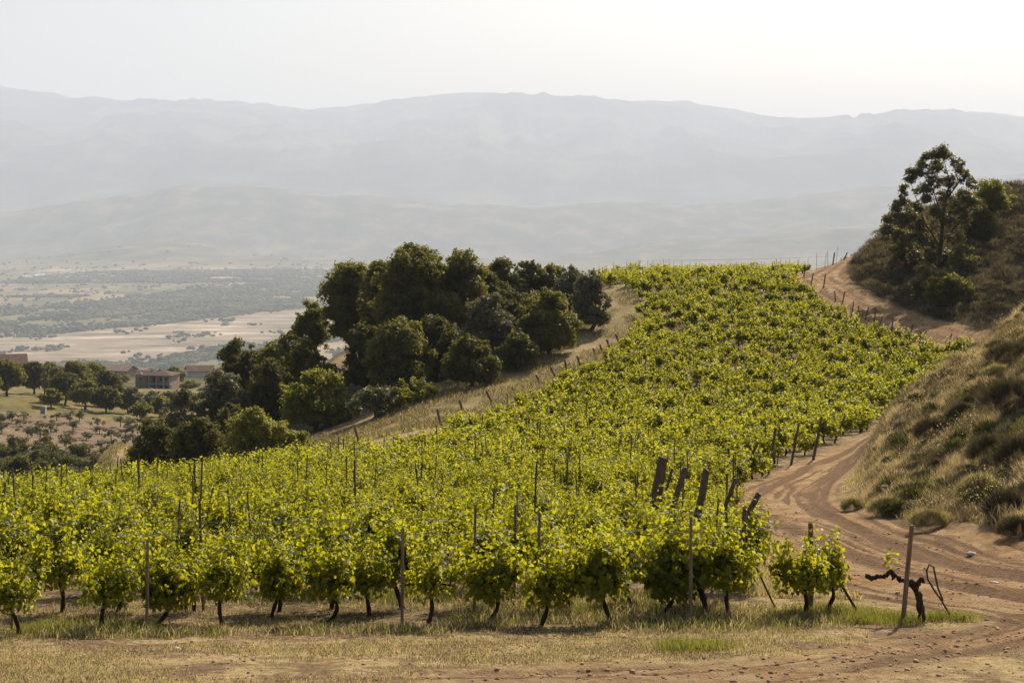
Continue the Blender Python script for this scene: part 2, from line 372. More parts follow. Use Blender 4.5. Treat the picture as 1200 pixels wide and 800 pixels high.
bare = np.exp(-(((pxv-396)/16)**2+((dv-134)/5)**2))
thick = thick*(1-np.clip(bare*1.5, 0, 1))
VV = np.stack([XX, DD, ZZ], -1).reshape(-1, 3); FF = grid_faces(*DD.shape)
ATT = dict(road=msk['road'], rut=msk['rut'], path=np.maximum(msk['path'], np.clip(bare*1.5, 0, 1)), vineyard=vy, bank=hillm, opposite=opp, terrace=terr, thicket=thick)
def sub(name, sel):
    f = FF[sel]; u, inv = np.unique(f, return_inverse=True)
    o = build(name, VV[u], inv.reshape(-1, 4), M_TER, None, True, {k: v[u] for k, v in ATT.items()})
    return tag(o, kind='structure')
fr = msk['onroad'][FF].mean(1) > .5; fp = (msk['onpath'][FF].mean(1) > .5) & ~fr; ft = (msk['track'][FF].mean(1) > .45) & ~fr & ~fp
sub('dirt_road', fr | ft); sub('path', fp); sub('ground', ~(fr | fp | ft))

# ------------------------------------------------------------------ far ground: valley, foothills, mountains
FD = np.array([395, 420, 600, 800, 1100, 1600, 2200, 2700, 5200, 6800, 7600, 8600, 9400, 11000, 12500, 14500, 17000, 20000, 25000.])
fpx = np.arange(-600, 1801, 50.)
def cur(P, x): a = np.array(P, float); return np.interp(x, a[:, 0], a[:, 1])
SK = [(-600, 130), (-300, 112), (-100, 105), (0, 102), (30, 107), (60, 112), (110, 117), (140, 121), (180, 124), (260, 124), (300, 127), (345, 133), (400, 128), (430, 123), (470, 117), (540, 110), (590, 112), (640, 117), (700, 118), (760, 121), (830, 125), (870, 132), (900, 136), (950, 140), (990, 142), (1030, 137), (1060, 132), (1130, 132), (1200, 140), (1400, 150), (1800, 130)]
BB = [(-600, 240), (0, 250), (100, 232), (200, 221), (300, 222), (400, 232), (500, 240), (600, 246), (700, 240), (800, 241), (900, 235), (1000, 222), (1100, 215), (1200, 208), (1800, 220)]
CC = [(-600, 300), (0, 304), (100, 298), (200, 286), (300, 297), (400, 305), (500, 299), (600, 305), (700, 298), (800, 282), (900, 275), (1000, 268), (1200, 262), (1800, 280)]
ft_rows = []
for p in fpx:
    ysk, yb, yc = cur(SK, p), cur(BB, p), cur(CC, p)
    near = [np.interp(p, PX, ZT[:, k]) for k in (-4, -3, -2, -1)]
    z = [near[0]+.25*(np.interp(p, PX, ZT[:, -5])-near[0])*.0, near[0], near[1], near[2], near[3], -200, -288, -300, -300, -300, -296, (HOR-yc)/F*8600, (HOR-yc-5)/F*9400, (HOR-yb)/F*11000, (HOR-yb-12)/F*12500,
         (HOR-(yb*.55+ysk*.45)-6*sin(p/90))/F*14500, (HOR-(yb*.30+ysk*.70)-7*sin(p/63+1))/F*17000, (HOR-ysk)/F*20000, -400]
    ft_rows.append(z)
FT = np.array(ft_rows)
def zfar(X, Y):
    px = 600+F*X/Y; z = interp2(fpx, np.log(FD), FT, px, np.log(Y))
    a = 26*sm(Y, 7600, 9000)+130*sm(Y, 12500, 15000)*sm(Y, 20000, 18300)
    n_ = fbm(X/1500, Y/1500, 41, 6, True)-.55
    n2 = fbm(X/420, Y/420, 51, 4)-.5
    fall = (fbm(X/700+3, Y/2600, 61, 5, True)-.55)*1.7
    z = z+n_*a*1.2+n2*(30*sm(Y, 7600, 9500)+3*sm(Y, 900, 1300))+fall*(190*sm(Y, 13000, 16000)*sm(Y, 19700, 17800)+46*sm(Y, 7800, 9500))
    z = z+(vn(X/160, Y/160, 77)-.5)*22*sm(Y, 18000, 19500)
    return z+(fbm(X/30, Y/30, 9, 3)-.5)*4*sm(Y, 420, 600)*sm(Y, 2600, 1500)
seam_px = np.concatenate([np.linspace(-900, -90, 28), np.arange(-60, 1262, 3.), np.linspace(1290, 2100, 28)])
fd = np.exp(np.concatenate([np.arange(math.log(ds_[-1]-3), math.log(7600), .0075), np.arange(math.log(7600), math.log(25000), .0035)]))
DD, PP = np.meshgrid(fd, seam_px, indexing='ij'); XX = (PP-600)/F*DD
ZZ = zfar(XX, DD)
Znear = zbase(XX[:40], DD[:40]); bl = sm(DD[:40], ds_[-1], ds_[-1]*1.2)
nn = np.stack([surf(XX[k], DD[k]) for k in range(40)]); ZZ[:40] = nn*(1-bl)+ZZ[:40]*bl; ZZ[0] -= 1.0; ZZ[1] -= .6

def m_valley():
    m, n = newmat('valley_fields'); g = N(n, 'ShaderNodeNewGeometry'); P = g.outputs['Position']
    mp = N(n, 'ShaderNodeMapping'); mp.inputs['Scale'].default_value = (1/120, 1/330, 0); mp.inputs['Rotation'].default_value = (0, 0, radians(14)); L(n, P, mp.inputs[0])
    v = N(n, 'ShaderNodeTexVoronoi'); v.inputs['Scale'].default_value = 1; v.inputs['Randomness'].default_value = .8; L(n, mp.outputs[0], v.inputs[0])
    s = N(n, 'ShaderNodeSeparateColor'); L(n, v.outputs['Color'], s.inputs[0])
    c = ramp(n, s.outputs[0], [(0, (.13, .12, .06)), (.25, (.10, .11, .05)), (.4, (.26, .20, .11)), (.6, (.34, .25, .15)), (.75, (.16, .15, .075)), (.9, (.42, .33, .22))], 'CONSTANT')
    c = mix(n, .35, c, ramp(n, noise(n, P, .006, 8, .7), [(.38, (.05, .06, .03)), (.62, (.40, .31, .19))]))
    mp2 = N(n, 'ShaderNodeMapping'); mp2.inputs['Scale'].default_value = (.0016, .0055, 0); mp2.inputs['Rotation'].default_value = (0, 0, radians(-4)); L(n, P, mp2.inputs[0])
    sand = ramp(n, noise(n, mp2.outputs[0], 2.2, 11, .74), [(.38, (.10, .09, .06)), (.46, (.24, .19, .13)), (.54, (.33, .26, .185)), (.62, (.58, .49, .38))])
    c = mix(n, attr(n, 'river'), c, sand)
    wood = ramp(n, noise(n, P, .02, 5, .7), [(.3, (.035, .045, .025)), (.7, (.09, .10, .05))])
    c = mix(n, attr(n, 'wood'), c, wood)
    hill = ramp(n, noise(n, P, .0048, 10, .68), [(.40, (.06, .065, .035)), (.52, (.12, .115, .065)), (.64, (.24, .20, .13))])
    c = mix(n, attr(n, 'hillside'), c, hill)
    out(n, principled(n, c, 1, 0).outputs[0]); return m
M_VAL = m_valley()
def m_mount():
    m, n = newmat('mountain_scrub'); g = N(n, 'ShaderNodeNewGeometry'); P = g.outputs['Position']
    c = ramp(n, noise(n, P, .0012, 9, .66), [(.38, (.02, .026, .018)), (.5, (.06, .065, .04)), (.62, (.17, .15, .10))])
    out(n, principled(n, c, 1, 0).outputs[0]); return m
M_MNT = m_mount()
def river_mask(X, Y):
    px = 600+F*X/Y; yi = HOR+F*300/Y
    wob = (fbm(X/500, Y/900, 71, 3)-.5)*20
    top = cur([(-600, 402), (0, 397), (100, 387), (200, 376), (300, 366), (400, 358), (600, 350), (1800, 350)], px)
    bot = cur([(-600, 440), (0, 432), (100, 424), (170, 424), (240, 408), (320, 396), (400, 385), (600, 375), (1800, 370)], px)
    return sm(yi, top+wob*.5-2, top+wob*.5+2)*sm(yi, bot+3+wob*.4, bot-2+wob*.4)
def wood_mask(X, Y):
    px = 600+F*X/Y; yi = HOR+F*300/Y
    top = cur([(-600, 402), (0, 397), (100, 387), (200, 376), (300, 366), (400, 358), (600, 350), (1800, 350)], px)
    belt = sm(yi, top-34-(px*.01), top-26)*sm(yi, top+3, top-1)
    n_ = fbm(X/260, Y/700, 81, 4); n2 = fbm(X/900, Y/400+5, 83, 3)
    w_ = np.maximum(belt*sm(n_, .26, .40), sm(n2, .54, .60)*sm(n_, .40, .5)*.95)
    bot = cur([(-600, 440), (0, 432), (100, 424), (170, 424), (240, 408), (320, 396), (400, 385), (600, 375), (1800, 370)], px)
    w_ = np.maximum(w_, sm(yi, bot-1, bot+3)*sm(yi, bot+16, bot+11)*sm(n_, .42, .5))
    return w_*(1-river_mask(X, Y))*sm(Y, 1300, 2400)*sm(Y, 7800, 6800)
rm = river_mask(XX, DD).ravel(); wm = wood_mask(XX, DD).ravel(); hm = sm(DD, 7000, 8300).ravel()
hm = np.maximum(hm, sm(DD, 2600, 1800).ravel())
VF = np.stack([XX, DD, ZZ], -1).reshape(-1, 3); FF = grid_faces(*DD.shape)
dfc = DD.ravel()[FF[:, 0]]
for nm, sel, mt in (('valley', dfc < 7600, M_VAL), ('hills', (dfc >= 7600) & (dfc < 12500), M_VAL), ('mountains', dfc >= 12500, M_MNT)):
    f = FF[sel]; u, inv = np.unique(f, return_inverse=True)
    tag(build(nm, VF[u], inv.reshape(-1, 4), mt, None, True, dict(river=rm[u], wood=wm[u], hillside=hm[u])), kind='structure')

# ------------------------------------------------------------------ haze: one closed box of even air
hz, n = newmat('haze_air'); pv = N(n, 'ShaderNodeVolumePrincipled')
HAZE = 9.2e-5
pv.inputs['Color'].default_value = (.775, .846, 1.0, 1); pv.inputs['Density'].default_value = HAZE; pv.inputs['Anisotropy'].default_value = .1
o_ = N(n, 'ShaderNodeOutputMaterial'); L(n, pv.outputs[0], o_.inputs['Volume'])
tag(MB().box(-30000, 30000, -300, 25500, -460, 1700).build('haze', hz), kind='stuff')

# ------------------------------------------------------------------ leaves and tubes in bulk
def unit(v): return v/(np.linalg.norm(v, axis=-1, keepdims=True)+1e-9)
def frames(nrm, r):
    t = unit(r.normal(size=nrm.shape)); t = unit(t-(t*nrm).sum(-1, keepdims=True)*nrm); b = np.cross(nrm, t); return t, b
QUAD = np.array([(0, 0, 0), (.42, .48, .10), (0, 1, -.05), (-.42, .48, .10)]); QF = np.array([[0, 1, 2, 3]])
# a lobed vine leaf, folded along its midrib
VL = np.array([(0, .05, 0), (.30, -.10, .07), (.55, .22, .12), (.40, .45, .08), (.34, .80, .04), (0, 1.0, -.10), (-.34, .80, .04), (-.40, .45, .08), (-.55, .22, .12), (-.30, -.10, .07)])
VLF = np.array([[0, 1, 2, 3], [0, 3, 4, 5], [0, 5, 6, 7], [0, 7, 8, 9]])
def scatter(T, TF, pos, nrm, size, r, tdir=None, width=1.0):
    if tdir is None: t, b = frames(nrm, r)
    else:
        t = unit(tdir-(tdir*nrm).sum(-1, keepdims=True)*nrm); b = np.cross(nrm, t)
    size = np.broadcast_to(size, (len(pos),))
    V = pos[:, None]+size[:, None, None]*(T[None, :, 0:1]*width*b[:, None]+T[None, :, 1:2]*t[:, None]+T[None, :, 2:3]*nrm[:, None])
    Fc = (TF[None]+(np.arange(len(pos))*len(T))[:, None, None]).reshape(-1, TF.shape[1])
    return V.reshape(-1, 3), Fc
def join(parts):
    Vs, Fs, n_ = [], [], 0
    for V, Fc in parts: Vs.append(V); Fs.append(np.asarray(Fc)+n_); n_ += len(V)
    return np.concatenate(Vs), np.concatenate(Fs)
def fold(T): return T

# ------------------------------------------------------------------ grapevines
def vine_arrays(seed, nshoot=20, per=15, leaf=.076, near=True, scale=1.0):
    r = np.random.default_rng(seed)
    hz_ = .42+r.random()*.18
    lean = r.normal()*.10; bend = r.normal()*.09
    t = np.linspace(0, 1, 8)
    P = np.stack([lean*t+bend*np.sin(t*pi)*(1 if r.random() < .6 else -1), .04*np.sin(t*5+seed), -.06+(hz_+.06)*t], 1)
    k = 7 if near else 4
    tr = MB(); rad = .040-.014*t+.006*np.sin(t*17+seed)
    if near: tr.tube(P, rad, k)
    else: tr.tube(P[::2], rad[::2]*1.1, k, cap=False)
    top = P[-1]; arms = []
    for sgn in (-1, 1):
        ln = .26+r.random()*.20; s = np.linspace(0, 1, 6)
        A = top+np.stack([sgn*ln*s, r.normal()*.05*s, .07*s+.035*np.sin(s*5+seed)], 1)
        arms.append(A)
        if near: tr.tube(A, .024-.010*s, 6)
        else: tr.tube(A[::2], .024-.010*s[::2], 3, cap=False)
    pos, nrm, siz = [], [], []
    for i in range(nshoot):
        A = arms[r.integers(2)]; f_ = r.random()*5; j = min(int(f_), 4); b0 = A[j]*(1-(f_-j))+A[j+1]*(f_-j) if r.random() < .85 else top
        ln = .45+.52*r.random()
        th = r.random()*2*pi; out_ = .10+.85*r.random()**1.4
        dr = unit(np.array([cos(th)*out_*.85, sin(th)*out_*.58, 1.0])); droop = .10+.80*r.random()*(out_ > .55)
        s = (np.arange(per)+r.random(per))/per
        C = b0+dr*ln*s[:, None]; C[:, 2] -= droop*ln*s**2*.9
        off = r.normal(size=(per, 3))*np.array([.055, .055, .045])
        pos.append(C+off)
        rad_ = unit(C+off-np.array([top[0], top[1], hz_+.18]))
        nrm.append(unit(rad_*np.array([.8, .8, .4])+np.array([0, 0, .30])+r.normal(size=(per, 3))*.55))
        siz.append(leaf*(1.2-.6*s)*(.6+.75*r.random(per)))
    pos = np.concatenate(pos); nrm = np.concatenate(nrm); siz = np.concatenate(siz)
    # skirt of leaves under the shoots, packed to block light and darken below
    q = int(nshoot*per*.38); a = r.random(q)*2*pi; rr = .38*np.sqrt(r.random(q))
    pk = np.stack([top[0]+rr*np.cos(a)*1.15, rr*np.sin(a), hz_-.15+.42*r.random(q)**1.2], 1)
    pos = np.concatenate([pos, pk]); nrm = np.concatenate([nrm, unit(np.stack([np.cos(a), np.sin(a), .3+0*a], 1)+r.normal(size=(q, 3))*.4)]); siz = np.concatenate([siz, leaf*(.65+.5*r.random(q))])
    pos[:, 2] = np.maximum(pos[:, 2], hz_-.20+.16*r.random(len(pos)))
    # the blade hangs away from the vine's middle and downwards
    td = unit(np.stack([pos[:, 0]-top[0], pos[:, 1], -.75+0*pos[:, 0]], 1)+r.normal(size=pos.shape)*.6)
    if near: V, Fc = scatter(VL, VLF, pos, nrm, siz, r, td)
    else: V, Fc = scatter(QUAD, QF, pos, nrm, siz*1.25, r, td, 1.15)
    return tr, V*scale, Fc
NVAR = 10
near_trunk, near_leaf = [], []
tmpc = bpy.data.collections.new('tmp')
for i in range(NVAR):
    tr, V, Fc = vine_arrays(100+i, 24+4*(i % 4), 29, .066+.009*(i % 3))
    o1 = tr.build('trunk', M_VBARK, None, True); o2 = build('foliage', V, Fc, M_VLEAF)
    near_trunk.append(o1.data); near_leaf.append(o2.data)
    bpy.data.objects.remove(o1); bpy.data.objects.remove(o2)
def place_vine(x, y, k, label, group, sc_=1.0, rz=0.0, z=None):
    e = empty('grapevine', (x, y, H(x, y) if z is None else z), label, 'grapevine', group, rz); e.scale = (sc_,)*3
    for nm, me in (('trunk', near_trunk[k]), ('foliage', near_leaf[k])):
        c = bpy.data.objects.new(nm, me); COL.objects.link(c); c.parent = e
    return e
# front row, placed one by one: pixel column, depth, variant, scale, rotation, label
front = [(-70, 21.0, 3, 1.0, .2, None), (22, 20.6, 1, 1.0, .1, 'low bushy grapevine nearest the left end of the front row'),
 (122, 21.0, 4, 1.05, 0, 'broad grapevine second from the left in the front row, trunk leaning'),
 (182, 21.6, 2, 1.0, .3, 'grapevine third from the left in the front row, close beside a broad leaning one'),
 (262, 21.3, 6, 1.0, pi, 'grapevine of the front row with a dark short trunk above bare dry grass'),
 (318, 22.2, 7, .95, 2.8, 'grapevine left of the upright straight-trunked one in the front row'),
 (382, 21.5, 8, 1.0, 0, 'grapevine of the front row with a thick straight upright trunk'),
 (434, 22.3, 9, 1.0, 3.0, 'grapevine in the front row between the straight-trunked one and the slanting one'),
 (500, 21.2, 0, 1.0, 0, 'grapevine in the front row with a slanting thin trunk'),
 (566, 21.5, 5, 1.0, .2, 'grapevine in the front row with a thin upright trunk left of the crooked S-bent one'),
 (632, 21.2, 3, 1.02, 3.3, 'front row grapevine with a crooked S-bent trunk and a bare arm'),
 (717, 21.2, 7, 1.08, 0, 'tall front row grapevine throwing a wide shadow on the dry grass'),
 (772, 22.0, 2, 1.0, .3, 'grapevine of the front row just left of the thin stake near its right end'),
 (828, 22.0, 1, 1.15, 0, 'large leafy grapevine ending the unbroken front row on the right'),
 (856, 21.9, 6, .95, 2.9, 'grapevine bulging over the right edge of the unbroken front row')]
taken = []
for p, d, k, s, rz, lab in front:
    x, y = W(p, d); taken.append((x, y)); s *= float(np.interp(p, [0, 500, 830], [.82, .88, .96]))
    if lab: place_vine(x, y, k, lab, 'grapevines in the front row', s, rz)
    else: place_vine(x, y, k, 'grapevine cut off by the left edge of the picture', 'grapevines in the front row', s, rz)
x, y = W(943, 21.9); taken.append((x, y))
LV = place_vine(x, y, 4, 'lone leafy grapevine beside the dirt road, gap either side of it', None, .92, pi)
x, y = W(965, 22.4)
place_vine(x, y, 8, 'grapevine around the grey post, pressed against the lone one by the road', None, .88, 0.4)
# the remaining rows
vines = []
yrow = 23.0; ri = 0
while yrow < 156:
    step = 1.06
    x = -600/F*yrow*1.25-3+rng.random()*step
    while x < 600/F*yrow+2:
        yy = yrow+.035*x*min(1, yrow/60)+.5*sin(x*.12+yrow*.05)*sm(yrow, 40, 90)
        p = 600+F*x/yy
        if inpoly(np.array([p]), np.array([yy]), VP)[0] and rng.random() > (.03 if yrow < 45 else .05+.16*(vn(x*.15, yy*.15, 99) > .66)):
            vines.append((x+rng.normal()*.10, yy+rng.normal()*.08))
        x += step*(.88+.24*rng.random())*(1-.10*float(sm(yrow, 50, 90)))
    yrow += 2.05+.25*sm(yrow, 60, 120); ri += 1
vines = np.array(vines); vz = surf(vines[:, 0], vines[:, 1]); vpx = 600+F*vines[:, 0]/vines[:, 1]
order = np.argsort(vines[:, 1]); n_thing = 0; rest = []
for i in order:
    x, y = vines[i]
    if -25 < vpx[i] < 1225 and n_thing < 282:
        k = int(rng.integers(NVAR)); n_thing += 1
        if y < 24.0: lab = 'leafy grapevine of the second row seen through gaps of the front row'; g = 'grapevines in the second row'
        elif y < 34: lab = 'green grapevine in the crowded near rows just behind the second row'; g = 'grapevines in the near rows'
        else: lab = 'small bright grapevine far down the slope in the packed middle rows'; g = 'grapevines in the middle rows'
        place_vine(x, y, k, lab, g, .74+.33*rng.random(), (rng.random()-.5)*.8+pi*rng.integers(2), float(vz[i]))
    else: rest.append(i)
print('vines', len(vines)+len(front), 'things', n_thing, 'edge depth', vines[order[n_thing]][1])
lods = []
for q, (ns, pr, lf) in enumerate([(22, 18, .105), (19, 14, .13)]):
    lods.append([vine_arrays(300+q*20+i, ns, pr, lf, False) for i in range(7)])
Vp, Fq, mi, nn_ = [], [], [], 0
for i in rest:
    x, y = vines[i]; tr, V, Fc = lods[0 if y < 72 else 1][rng.integers(7)]
    TV = np.concatenate(tr.V); TF = np.array(tr.F)
    a = (rng.random()-.5)*.9+pi*rng.integers(2); s = .80+.36*rng.random(); R = np.array([[cos(a), sin(a), 0], [-sin(a), cos(a), 0], [0, 0, 1]])*s; R[:, 0] *= 1.15
    A = np.concatenate([TV, V])@R+np.array([x, y, vz[i]])
    Vp.append(A); Fq.append(TF+nn_); Fq.append(Fc+len(TV)+nn_); mi += [0]*len(TF)+[1]*len(Fc); nn_ += len(A)
tag(build('grapevine_rows', np.concatenate(Vp), np.concatenate(Fq), [M_VBARK, M_VLEAF], midx=mi), kind='stuff', label='mass of grapevines covering the far slope up to the skyline', cat='grapevines')

# dead vine by the road
def gnarl(mb, P, Rr, k, j=.010):
    Q = densify(P, 5); t = np.linspace(0, 1, len(Q)); rr = np.interp(t, np.linspace(0, 1, len(Rr)), Rr)*(1+.22*rng.normal(size=len(Q)))
    Q[1:-1] += rng.normal(size=(len(Q)-2, 3))*j; mb.tube(Q, np.maximum(rr, .008), k)
x, y = W(1079, 21.7); z = H(x, y)
e = empty('dead_grapevine', (x, y, z), 'bare stunted old grapevine with one crooked arm and few leaves beside the road', 'dead vine')
tb = MB()
gnarl(tb, [(0, 0, -.06), (.0, 0, .18), (-.02, .01, .34), (-.09, 0, .50), (-.17, 0, .58)], [.062, .05, .05, .055, .04], 8)
gnarl(tb, [(-.10, 0, .48), (-.03, 0, .57), (.02, 0, .60), (.05, .02, .575)], [.045, .035, .038, .02], 7)
tb.build('trunk', M_VBARK, e, True)
tb = MB(); gnarl(tb, [(-.15, 0, .57), (-.28, 0, .61), (-.38, 0, .66), (-.42, 0, .73), (-.50, 0, .66), (-.60, 0, .65), (-.68, 0, .63), (-.76, .02, .65)], [.04, .034, .04, .036, .03, .03, .032, .024], 7)
tb.build('arm', M_VBARK, e, True)
q = 26; pos = np.stack([-.43+.06*rng.normal(size=q), .05*rng.normal(size=q), .78+.13*rng.random(q)*2], 1)
V, Fc = scatter(VL, VLF, pos, unit(rng.normal(size=(q, 3))+[0, 0, .8]), .04+.02*rng.random(q), rng)
build('leaves', V, Fc, M_VLEAF, e)

# ------------------------------------------------------------------ posts, stakes, wires
def post_mesh(name, base, top, r0, r1=None, mat=None, k=8, depth=.25):
    """a round post from base to top (world points), base sunk into the earth"""
    base = np.array(base, float); top = np.array(top, float); v = top-base; ln = np.linalg.norm(v); u = v/ln
    mb = MB(); t = np.array([-depth/ln, 0, .25, .5, .75, .985, 1.0]); P = v[None]*t[:, None]
    rr = r0+((r1 or r0*.9)-r0)*np.clip(t, 0, 1); rr[-1] *= .82; P[1:-1, :2] += rng.normal(size=(5, 2))*r0*.12
    mb.tube(P, rr, k); o = mb.build(name, mat or M_POST, None, False); o.location = base; return o
def post_px(name, pb, pt, d, r, label, cat='post', group=None, mat=None, lean=0.):
    """post whose foot stands on the ground under pixel column pb at depth d; pt = pixel of its head, leaning by `lean` metres in depth"""
    x, y = W(pb, d); z = H(x, y); top = wpoint(pt[0], pt[1], d+lean); return tag(post_mesh(name, (x, y, z), top, r, mat=mat), label, cat, group)
post_px('wooden_stake', 1058, (1068.5, 615), 21.6, .036, 'tall slanting wooden stake standing beside the bare stunted vine', 'stake', mat=M_STAKE)
post_px('wooden_post', 950, (950, 612), 22.6, .040, 'short dark grey post rising out of the lone vine by the road', 'post')
EP = [ # end posts by the lower road: foot column, head pixel, depth, radius, label
 (768, (776, 535), 33, .085, 'thick doubled end post rising from the leaves, leftmost of the near end posts'),
 (779, (788, 549), 34, .035, 'thin leaning post just right of the thick doubled end post'),
 (790, (803, 547), 30.5, .062, 'leaning end post, second thick one'),
 (821, (829, 550), 28.0, .075, 'thick dark end post with a leafy vine at its foot'),
 (846, (862, 560), 28.0, .045, 'slim leaning post between the dark thick post and the road'),
 (867, (890, 578), 25.5, .055, 'strongly leaning end post nearest the front row beside the road'),
 (873, (873, 594), 24.6, .045, 'short upright post beside the strongly leaning end post'),
 (852, (854, 525), 57, .055, 'upright post just left of the long leaning pole by the road'),
 (866, (888, 518), 58, .060, 'long leaning pole, nearest of the far roadside end posts'),
 (901, (909, 501), 63, .065, 'leaning end post, second along the road beyond the long leaning pole'),
 (927, (936, 497), 66, .055, 'thin end post leaning right, third beyond the long leaning pole'),
 (953, (963, 488), 68, .065, 'tall end post with a clear foot at the road edge, fourth beyond the leaning pole'),
 (978, (990, 487), 75, .055, 'leaning end post, fifth beyond the long leaning pole'),
 (1010, (1017, 479), 80, .055, 'end post, sixth beyond the long leaning pole, close to the grassy bank'),
 (1036, (1042, 472), 85, .055, 'end post half hidden by the bank grass, last but one before the bank'),
 (1048, (1052, 469), 87, .050, 'end post peeping over the bank grass, last before the bank')]
ep_pts = []
for pb, pt, d, r, lab in EP:
    if d < 35: pb = pb-(pt[0]-pb)*1.1-6
    post_px('end_post', pb, pt, d, r, lab, 'post', 'leaning end posts along the dirt road')
x, y = W(772, 33.2); tag(post_mesh('end_post', (x-.12, y, H(x, y)), wpoint(780, 536, 33.3), .06), 'slighter half of the doubled end post, tied to its thick neighbour', 'post', 'leaning end posts along the dirt road')
LP = [((416, 503), (421, 519), 'standing alone farthest left'), ((512, 480), (517, 497), 'second from the left'), ((538, 470), (543, 482), 'third from the left'), ((570, 459), (577, 472), 'fourth from the left, long and slanting'),
      ((600, 455), (602, 463), 'fifth from the left, very short'), ((628, 440), (633, 450), 'sixth from the left'), ((645, 431), (652, 443), 'seventh from the left'), ((662, 424), (665, 440), 'eighth from the left, nearly upright'),
      ((676, 418), (682, 434), 'ninth from the left, tallest'), ((695, 409), (697, 417), 'tenth from the left, short'), ((703, 405), (706, 415), 'eleventh from the left'), ((711, 399), (715, 409), 'twelfth from the left'), ((722, 393), (726, 402), 'last on the right below the bend')]
for (tx, ty), (bx, by), lab in LP:
    d = hit(bx, by); post_px('end_post', bx, (tx, ty-1), d, .075, 'dark end post on the sunny path edge, '+lab, 'post', 'end posts along the path')
RP = [(942, 322, 2), (950, 331, 4), (965, 334, 3), (979, 350, -1), (987, 352, 4), (998, 366, 3), (1005, 367, 2), (1014, 371, 5), (1024, 375, 3), (1030, 380, 5), (1045, 383, 2), (1066, 392, 5), (1083, 397, 3), (1112, 402, 4), (1119, 409, 4), (1150, 411, 5)]
nth = 'first second third fourth fifth sixth seventh eighth ninth tenth eleventh twelfth thirteenth fourteenth fifteenth sixteenth'.split()
for i, (bx, by, ln) in enumerate(RP):
    d = hit(bx, by+3, 95); post_px('end_post', bx, (bx+ln*.8, by-9-(i % 3)*2), d, .055, 'dark end post beside the upper road, %s counting down from the bend' % nth[i], 'post', 'end posts along the upper road')
# stakes among the vines
ns = 0
def stake_ok(x, y):
    return True
cand = []
yrow = 23.0
while yrow < 152:
    x = -600/F*yrow-.5+rng.random()*4
    while x < 600/F*yrow:
        yy = yrow+.035*x*min(1, yrow/60)+.5*sin(x*.12+yrow*.05)*sm(yrow, 40, 90); p = 600+F*x/yy
        if inpoly(np.array([p]), np.array([yy]), VP)[0] and 0 < p < 1200: cand.append((x, yy))
        x += (3.0+2.4*rng.random())*(1 if yrow < 70 else 1.8)
    yrow += 2.05+.25*sm(yrow, 60, 120)
cand = np.array(cand); cz = surf(cand[:, 0], cand[:, 1])
print('stakes', len(cand))
smesh = []
for i in range(6):
    hh = 1.38+.085*i; o = post_mesh('wooden_stake', (0, 0, 0), (rng.normal()*.05, rng.normal()*.04, hh), .016+.003*(i % 3), k=6); smesh.append(o.data); bpy.data.objects.remove(o)
if len(cand) > 285:
    keep = np.sort(rng.permutation(len(cand))[:285]); cand = cand[keep]; cz = cz[keep]
for (x, y), z in zip(cand, cz):
    o = bpy.data.objects.new('wooden_stake', smesh[int(rng.integers(6))]); COL.objects.link(o); o.location = (x, y, z); o.rotation_euler = (rng.normal()*.03, rng.normal()*.04, rng.random()*6); o.scale = (1, 1, .92+.2*rng.random())
    if y > 60: o.scale = (1.25, 1.25, o.scale[2]*.95)
    if y < 30: lab, g = 'thin wooden stake standing in the nearest vine rows', 'stakes in the near vines'
    elif y < 75: lab, g = 'thin dark stake poking above the vines on the lower slope', 'stakes on the lower slope'
    else: lab, g = 'tiny dark stake among the vines on the far upper slope', 'stakes on the upper slope'
    tag(o, lab, 'stake', g)
for p, d, tp, lab in ((172, 20.9, 632, 'thin stake in the front row between the second and third vines from the left'), (471, 21.0, 618, 'thin stake in the front row left of the slanting-trunked vine'), (631, 22.6, 600, 'thin stake behind the S-bent vine of the front row'),
                  (809, 21.0, 605, 'thin stake in front of the leaves at the right end of the front row'), (556, 22.4, 590, 'tall thin stake rising behind the thin upright-trunked front vine'), (14, 21.2, 655, 'thick old stake at the left edge of the front row')):
    post_px('wooden_stake', p, (p+1, tp), d, .022, lab, 'stake', 'stakes of the front row', M_STAKE)
# skyline stakes on the crest
SKP = list(range(703, 985, 9)); 
for i, p in enumerate(SKP):
    p = p+rng.normal()*2; d = 151+rng.random()*2; x, y = W(p, d); z = H(x, y)
    tag(post_mesh('wooden_stake', (x, y, z), (x+rng.normal()*.08, y, z+1.45+.30*rng.random()), .018, k=5), 'thin stake on the skyline along the top edge of the vineyard', 'stake', 'stakes on the skyline')
for p, tx, ty, d, lab in ((976, 978, 296, 153, 'taller skyline post, left one of the pair at the bend of the upper road'), (989, 993, 296, 154, 'leaning skyline post, right one of the pair at the bend of the upper road')):
    post_px('wooden_post', p, (tx, ty), d, .07, lab, 'post')
def wire(pts, r, name, label, cat='wire', mat=M_WIRE, group=None):
    P = np.array(pts); mb = MB(); mb.tube(P-P[0], np.full(len(P), r), 4); o = mb.build(name, mat); o.location = P[0]; return tag(o, label, cat, group)
def span(a, b, sag=.03, n_=12):
    t = np.linspace(0, 1, n_)[:, None]; P = np.array(a)*(1-t)+np.array(b)*t; P[:, 2] -= sag*4*(t*(1-t))[:, 0]; return P
wire(span(wpoint(-60, 625, 21.2), wpoint(950, 618, 22.6), .05, 30), .0035, 'trellis_wire', 'pale wire stretched above the front row to the short grey post')
wire(span(wpoint(-60, 612, 23.2), wpoint(866, 600, 25.5), .05, 30), .0035, 'trellis_wire', 'pale wire stretched above the second row to the leaning end post')
